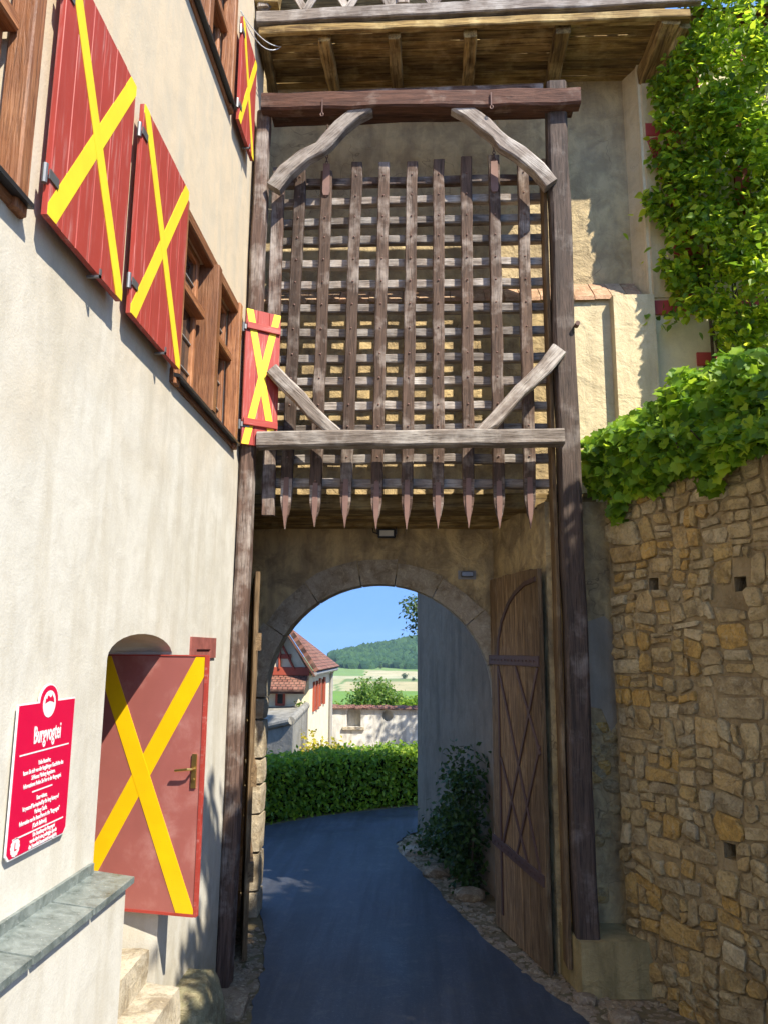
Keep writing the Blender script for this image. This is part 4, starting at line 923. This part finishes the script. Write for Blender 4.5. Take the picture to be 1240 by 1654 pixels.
# bank with shrub
sb = thing('shrub', 'dark green shrub growing on the bank against the grey wall', 'shrub', (.7, 13, G))
pts, cs = blob_points((.75, 12.9, 1.35), (.55, .75, 1.15), 2600, rng, 40, .4, .22); p2, _ = blob_points((.35, 14.0, .8), (.4, .9, .6), 1100, rng, 20, .3, .3)
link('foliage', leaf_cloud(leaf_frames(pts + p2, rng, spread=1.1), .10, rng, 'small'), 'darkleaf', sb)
mb = MB()
for q in cs[::5]: mb.tube([(.8, 13, .25), Vector((.8, 13, .3)).lerp(q, .6), q], [.025, .015, .004], 5)
link('stems', mb.mesh(), 'bark', sb)
# rubble along the lane edges
def rubble(name, edge, off, n, seed, smin, smax):
    r = random.Random(seed); mb = MB()
    for i in range(n):
        k = r.randrange(len(edge) - 1); t = r.random(); x = edge[k][0] * (1 - t) + edge[k + 1][0] * t + off[0] + r.random() ** 1.4 * (off[1] - off[0]); y = edge[k][1] * (1 - t) + edge[k + 1][1] * t
        s_ = r.uniform(smin, smax); bm = bmesh.new(); bmesh.ops.create_icosphere(bm, subdivisions=1, radius=1)
        a, b, c = r.uniform(.7, 2.0) * s_, r.uniform(.7, 1.6) * s_, r.uniform(.2, .5) * s_; rot = Matrix.Rotation(r.uniform(0, 6.3), 3, 'Z')
        vsx = [Vector((x, y, gz(x, y) + c * .15)) + rot @ Vector((v.co.x * a, v.co.y * b, v.co.z * c)) * r.uniform(.8, 1.15) for v in bm.verts]
        mb.add(vsx, [[v.index for v in f.verts] for f in bm.faces]); bm.free()
    return stuff(link(name, mb.mesh(), 'rubble'))
o = rubble('rubble_verge', [p for p in R_ if 8.2 < p[1] < 16.6], (.02, .55), 900, 1, .015, .06); tag(o, 'loose stone rubble along the right edge of the lane', 'rubble')
o = rubble('rubble_verge', [(1.9, 8.3), (2.3, 8.3), (2.3, 9.0), (1.8, 9.0)], (-.2, .7), 420, 2, .012, .055); tag(o, 'brown rubble and dirt at foot of the stone wall', 'rubble')
o = rubble('rubble_verge', [p for p in L_ if 7 < p[1] < 11.5], (-.45, -.02), 420, 3, .015, .06); tag(o, 'loose stones along the left edge of the lane', 'rubble')
for i, (x, y, r_) in enumerate(((2.05, 8.55, .15), (1.75, 9.0, .12), (2.45, 8.35, .13), (.75, 12.4, .22), (.3, 13.6, .24), (-.1, 14.9, .2), (.1, 15.8, .22))):
    lab = ['pale flat rock on the rubble before the plinth', 'rounded rock at foot of the plinth corner', 'brown rock against foot of the stone wall', 'edging rock nearest the arch on the bank', 'edging rock below the dark shrub', 'edging rock at the bend of the lane', 'edging rock under the end of the grey wall'][i]
    o = link('rock', rock_mesh(i + 60, (r_ * 1.3, r_, r_ * .6), 2), 'rubble', None, Matrix.Translation((x, y, G + r_ * .2))); tag(o, lab, 'rock')
# hedge
hd = thing('hedge', 'clipped green hedge curving along the far side of the lane', 'hedge', (-2, 18.6, G))
HC = [(-6.2, 15.6), (-4.3, 16.9), (-2.9, 18.3), (-.9, 19.7), (1.2, 20.6), (3.5, 21.4)]
HR = resample(HC, 12); pts = []
for i in range(16000):
    k = rng.randrange(len(HR)); x, y = HR[k]; a = HR[min(k + 1, len(HR) - 1)]; b = HR[max(k - 1, 0)]; d = Vector((a[0] - b[0], a[1] - b[1])).normalized(); nn = Vector((d.y, -d.x))
    u = rng.random(); hz = 1.22 + .1 * noise.noise(Vector((x * 1.5, y * 1.5, 0)))
    if u < .55: off, z = .52 + rng.gauss(0, .06), rng.uniform(.0, hz)
    elif u < .9: off, z = rng.uniform(-.52, .52), hz + rng.gauss(0, .06)
    else: off, z = -.5 + rng.gauss(0, .06), rng.uniform(0, hz)
    pts.append(Vector((x + nn.x * off + d.x * rng.uniform(-.1, .1), y + nn.y * off + d.y * rng.uniform(-.1, .1), G + z)))
link('foliage', leaf_cloud(leaf_frames(pts, rng, (0, -.4, .6), 1.1), .12, rng, 'small'), 'hedge', hd)
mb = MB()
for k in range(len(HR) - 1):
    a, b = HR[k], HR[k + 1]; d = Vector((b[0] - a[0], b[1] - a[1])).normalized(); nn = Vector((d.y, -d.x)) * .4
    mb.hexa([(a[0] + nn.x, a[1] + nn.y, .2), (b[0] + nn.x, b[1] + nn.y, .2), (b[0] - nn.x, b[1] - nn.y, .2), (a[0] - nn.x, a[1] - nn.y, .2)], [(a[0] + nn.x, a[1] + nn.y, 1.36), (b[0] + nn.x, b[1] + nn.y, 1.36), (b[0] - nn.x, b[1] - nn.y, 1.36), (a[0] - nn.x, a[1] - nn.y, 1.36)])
k_ = N('hedge_inner_shade'); M['hedgeshade'] = k_.done((0.012, 0.02, 0.006), 1.0, None, 0.0); link('shade_core', mb.mesh(), 'hedgeshade', hd)  # solid near-black core, painted shade between the hedge leaves
yb = thing('yellow_shrub', 'small yellow leaved shrub behind the hedge by the house', 'shrub', (-3.0, 21.8, G))
pts, cs = blob_points((-2.75, 21.8, 1.1), (.75, .5, .6), 900, rng, 22, .3, .3); link('foliage', leaf_cloud(leaf_frames(pts, rng), .13, rng), 'yellowbush', yb)
mb = MB(); [mb.tube([(-2.75, 21.8, .25), q], [.03, .005], 5) for q in cs[::5]]; link('stems', mb.mesh(), 'bark', yb)

# far house with half timbered gable
fh = thing('gabled_house', 'white house with red timbered gable and tiled roof seen through arch', 'house', (-6.2, 25.5, G))
rx, ez, sl = -6.2, 3.36, 1.38
T1 = atD(461, 1013, 22.6); T2 = atD(464, 1017, 28.6)
link('wall', MB().prism([(-9.2, 0), (-3.2, 0), (-3.2, ez - .1), (T1.x - .03, T1.z - .16), (-5.1, ez - .1), (-9.2, ez - .1)], 23, 23.3, 'Y').box((-9.2, 23.301, 0), (-3.2, 28.3, ez - .16)).mesh(), 'creamwall', fh)
E1, E2 = Vector((-2.99, 22.6, 3.30)), Vector((-2.99, 28.6, 3.30)); F1, F2 = Vector((-5.3, 22.6, 3.2)), Vector((-6.2, 28.6, 3.2))
def slab(a, b, c, d, t=.14):
    n_ = (b - a).cross(d - a).normalized(); n_ = n_ if n_.z > 0 else -n_
    x = (b - a).normalized(); y = n_.cross(x); mx = Matrix((x, y, n_)).transposed().to_4x4(); mx.translation = a; inv = mx.inverted()
    me = MB().hexa([a, b, c, d], [p + n_ * t for p in (a, b, c, d)]).mesh()
    for v in me.vertices: v.co = inv @ v.co
    return link('roof', me, 'tiles', fh, mx)
slab(E1, E2, T2, T1); slab(F1, F2, T2 + Vector((-.02, 0, 0)), T1 + Vector((-.02, 0, 0)))
slab(Vector((-9.6, 22.7, 3.2)), Vector((-9.6, 28.5, 3.2)), Vector((-7.3, 28.5, 4.6)), Vector((-7.3, 22.7, 4.6))); slab(Vector((-5.2, 22.75, 3.15)), Vector((-5.2, 28.4, 3.15)), Vector((-7.3, 28.4, 4.6)), Vector((-7.3, 22.75, 4.6)))
beam('verge_board', T1 + Vector((0, .02, -.1)), E1 + Vector((0, .02, -.1)), .05, .22, 'woodred', fh, (0, -1, 0), 2)
beam('verge_board', T1 + Vector((0, .02, -.1)), F1 + Vector((0, .02, -.1)), .05, .22, 'woodred', fh, (0, -1, 0), 2)
def ft(a, b, w=.2): beam('timber', a, b, .06, w, 'farred', fh, (0, -1, 0) if abs(b[2] - a[2]) > .3 else (0, 0, 1), 2, .004)
g0 = lambda px, py: tuple(atD(px, py, 22.97))
a = g0(440, 1084); ft((-7.5, 22.97, a[2]), (-3.2, 22.97, a[2]), .24); a = g0(450, 1060); ft((-4.6, 22.97, a[2]), (-3.75, 22.97, a[2]), .13)
a, b = g0(453, 1040), g0(451, 1080); ft((a[0], 22.96, a[2] + .1), (a[0], 22.96, b[2]), .14); ft(g0(456, 1040), g0(476, 1081), .14)
pm = MB().prism([(23.0, 3.22), (22.35, 2.86), (22.35, 2.78), (23.0, 3.08)], -9.2, -3.25, 'X').mesh(); mx = Matrix.Translation((-9.2, 22.35, 2.8)); inv = mx.inverted()
mx = mx @ Matrix.Rotation(math.radians(29), 4, 'X'); inv = mx.inverted()
for v in pm.vertices: v.co = inv @ v.co
link('pent_roof', pm, 'tiles', fh, mx)
beam('eave_board', (-9.2, 22.42, 2.76), (-3.25, 22.42, 2.76), .05, .1, 'woodred', fh, (0, 0, 1), 2)
def fwin(y0, y1, z0, z1):
    w = boxo('window', (-3.26, y0 + .15, z0), (-3.19, y1 - .15, z1), 'glass', fh)
    for a, b in ((y0 - .12, y0 + .18), (y1 - .18, y1 + .12)): boxo('shutter', (-3.198, a, z0 - .03), (-3.14, b, z1 + .05), 'farred', fh)
fwin(23.9, 24.7, 2.15, 2.95); fwin(25.3, 26.5, 2.2, 3.0)
w = boxo('window', (-4.16, 22.97, 2.36), (-3.92, 23.02, 2.74), 'glass', fh)
link('window_frame', MB().box((-4.18, 22.95, 2.34), (-4.12, 23.01, 2.76)).box((-3.96, 22.95, 2.34), (-3.90, 23.01, 2.76)).box((-4.12, 22.95, 2.34), (-3.96, 23.01, 2.40)).box((-4.12, 22.95, 2.70), (-3.96, 23.01, 2.76)).mesh(), 'farred', fh)
link('downpipe', MB().tube([(-3.05, 28.0, 3.3), (-3.12, 28.1, 3.1), (-3.12, 28.1, .2)], .06, 8).mesh(), 'lead', fh)
link('gutter', MB().tube([(-2.98, 22.6, 3.27), (-2.98, 28.6, 3.27)], .06, 8).mesh(), 'lead', fh)
# garden wall in front of it
gw = thing('garden_wall', 'old grey garden wall with rounded coping stepping down from the house', 'wall', (-3.5, 21.7, G))
A0 = atD(474, 1158, 20.6); B0 = atD(498, 1140, 22.9); L0 = atD(440, 1168, 21.8)
fp = [(A0.x, 20.6), (-3.21, 22.95), (-5.6, 22.95), (-6.2, 22.6)]; tz = [A0.z - .1, B0.z, B0.z - .1, L0.z - .6]
mb = MB(); mb.hexa([(x, y, 0) for x, y in fp], [(x, y, z) for (x, y), z in zip(fp, tz)]); link('wall', mb.mesh(), 'oldgrey', gw)
link('coping', MB().tube([(A0.x - .06, 20.62, A0.z - .1), (-3.27, 22.95, B0.z)], .11, 10).tube([(A0.x - .06, 20.62, A0.z - .1), (-6.2, 22.55, L0.z - .6)], .10, 10).mesh(), 'oldgrey', gw)
# far boundary wall
bw = thing('boundary_wall', 'long whitewashed boundary wall with tiled cap and small arched opening', 'wall', (0, 29.2, G))
p1 = atD(567, 1158, 29)
wm = cut(MB().box((-3.6, 29, -1), (6, 29.5, 1.84)).mesh(), [MB().prism(arch_pts(p1.x + .1, .26, p1.z - .35, p1.z + .12, .25, 10), 28.8, 29.35, 'Y').mesh(), MB().prism([(-1.14 + .2 * math.cos(a), 1.6 + .2 * math.sin(a)) for a in [2 * math.pi * k / 14 for k in range(14)]], 28.8, 29.3, 'Y').mesh()])
link('wall', wm, 'whiteold', bw)
boxo('opening_sill', (p1.x - .3, 28.9, p1.z - .45), (p1.x + .5, 29.0, p1.z - .35), 'step', bw)
cp = MB()
for i in range(46):
    x = -3.6 + i * .21; cp.prism([(28.86, 1.82 + .01 * (i % 2)), (29.62, 1.82), (29.62, 1.86), (29.25, 1.95 + .012 * (i % 3)), (28.86, 1.86 + .01 * (i % 2))], x, x + .2, 'X')
link('tile_cap', cp.mesh(), 'tiles', bw)
boxo('footing', (-3.6, 28.72, -.5), (6, 29.0, .46), 'mortar', bw)
# trees below the wall and overhanging branch
tree('broad_tree', 'big round green tree just beyond the boundary wall', (-3.0, 52, -7), (-2.9, 52, -.1), (2.3, 2.5, 2.3), 15000, .20, 'treeleaf', rng, 'trees beyond the boundary wall', 110, .35, sig=.13)
tree('broad_tree', 'yellow green tree beyond wall beside the grey courtyard wall', (-.2, 50, -7), (.2, 50, -.2), (1.7, 2, 1.9), 11000, .20, 'hedge', rng, 'trees beyond the boundary wall', 80, .3, sig=.13)
tree('broad_tree', 'low bright bush beyond wall next to the gabled house', (-5.6, 48, -7), (-4.9, 48, -.5), (1.2, 1.5, 1.5), 6500, .19, 'treeleaf', rng, 'trees beyond the boundary wall', 60, .25, sig=.13)
tree('broad_tree', 'small dark tree between the two larger trees and the wall', (-3.9, 55, -8), (-3.85, 55, -.6), (.8, .8, 1.3), 1200, .30, 'darkleaf', rng, 'trees beyond the boundary wall', 20, .25)
ct = tree('courtyard_tree', 'dark tree reaching from behind the grey courtyard wall', (5.2, 25.2, G), (5.3, 24.8, 7.6), (2.9, 3.0, 3.0), 6500, .20, 'darkleaf', rng, None, 70, .22)
pts, cs = blob_points((-.10, 21, 5.0), (.32, .4, .75), 420, rng, 14, .2, .35); link('branch_foliage', leaf_cloud(leaf_frames(pts, rng), .11, rng), 'darkleaf', ct)
link('branch', MB().tube([(5.2, 25, 6.0), (3.5, 23.5, 6.6), (1.6, 22, 6.2), (-.05, 21, 5.2), (-.1, 21, 4.5)], [.12, .08, .05, .02, .008], 6).mesh(), 'bark', ct)
# vine on the far house
vp = thing('wall_climber', 'thin green climber on the white wall of the gabled house', 'climber', (-3.7, 22.9, G))
pts = [Vector((-3.62 + rng.gauss(0, .1) + (.3 * ((z - 1.8) / 1.2)), 22.86 - abs(rng.gauss(0, .06)), z)) for z in [rng.uniform(1.6, 2.5) for _ in range(90)]]
link('foliage', leaf_cloud(leaf_frames(pts, rng), .10, rng), 'treeleaf', vp); link('stem', MB().tube([(-3.7, 22.9, .3), (-3.65, 22.9, 1.6), (-3.4, 22.9, 2.5)], .012, 5).mesh(), 'bark', vp)

# valley: wooded hill, field trees
rng = random.Random(66)
FOR = [(360, 236), (470, 240), (560, 232), (640, 215), (760, 182), (880, 165), (1000, 160), (1190, 150), (1600, 140), (1600, 420), (1190, 400), (1060, 385), (900, 375), (830, 392), (640, 392), (560, 385), (660, 350), (530, 340), (520, 290), (430, 278), (360, 260)]
mb = MB(); ico = bmesh.new(); bmesh.ops.create_icosphere(ico, subdivisions=1, radius=1); iv_ = [v.co.copy() for v in ico.verts]; if_ = [[v.index for v in f.verts] for f in ico.faces]; ico.free()
cnt = 0; tries = 0
while cnt < 7000 and tries < 200000:
    tries += 1; y = 1430 + 760 * rng.random() ** 1.1; x = rng.uniform(-420, 260); z = gz(x, y); px, py = proj((x, y, z)); cx, cy = (px - 430) * 4.96, (py - 1000) * 4.96
    if not (inpoly(cx, cy - 10, FOR) or (y > 1700)): continue
    if cy > 408 or (cx < 640 and cy > 300 and not inpoly(cx, cy, FOR)): continue
    r = rng.choice((4.5, 6, 7, 9, 11)) * rng.uniform(.8, 1.2); h = rng.uniform(.8, 1.4)
    jt = [rng.uniform(.8, 1.2) for _ in iv_]
    mb.add([(x + v.x * r * j, y + v.y * r * j, z + 3 + v.z * r * h * j) for v, j in zip(iv_, jt)], if_); cnt += 1
me = bpy.data.meshes.new('forest'); me.from_pydata(mb.v, [], mb.f); o = link('forest', me, 'forest', None, None, False); stuff(o); tag(o, 'wooded hillside across the valley', 'forest')
for i, (cx, cy, r, lab) in enumerate(((1103, 478, 4.2, 'lone round tree in the pale wheat field'), (885, 388, 2.6, 'first small bush on the field edge under the forest'), (920, 398, 2.8, 'second small bush on the field edge right of the first'), (1178, 497, 2.6, 'reddish bush at the field edge by the grey wall'))):
    px, py = 430 + cx / 4.96, 1000 + cy / 4.96; d = 850 + 600 * (1138 - py) / 63
    for _ in range(30):
        q = atD(px, py, d); z = gz(q.x, d); d += (z - q.z) * -8 if False else (q.z - z) * 8
    q = atD(px, py, d); t = thing('field_tree', lab, 'tree', (q.x, d, gz(q.x, d)), 'trees on the fields')
    pts, cs = blob_points((q.x, d, gz(q.x, d) + r * 1.1), (r, r, r), 260, rng, 14, .3, .35); link('crown', leaf_cloud(leaf_frames(pts, rng), r * .5, rng), 'darkleaf', t)
    link('trunk', MB().tube([(q.x, d, gz(q.x, d) - .5), (q.x, d, gz(q.x, d) + r)], [.4, .2], 6).mesh(), 'bark', t)

# air over the valley
hz = MB().box((-2700, -90, -58), (2700, 4300, 95)).mesh(); o = link('haze', hz, None); stuff(o); tag(o, 'thin blue summer haze over the valley', 'haze')
km = bpy.data.materials.new('haze'); km.use_nodes = True; nt = km.node_tree; nt.nodes.remove(nt.nodes['Principled BSDF']); pv = nt.nodes.new('ShaderNodeVolumePrincipled')
pv.inputs['Color'].default_value = (0.60, 0.80, 1.0, 1); pv.inputs['Density'].default_value = 0.00006; nt.links.new(pv.outputs[0], nt.nodes['Material Output'].inputs['Volume']); hz.materials.append(km)
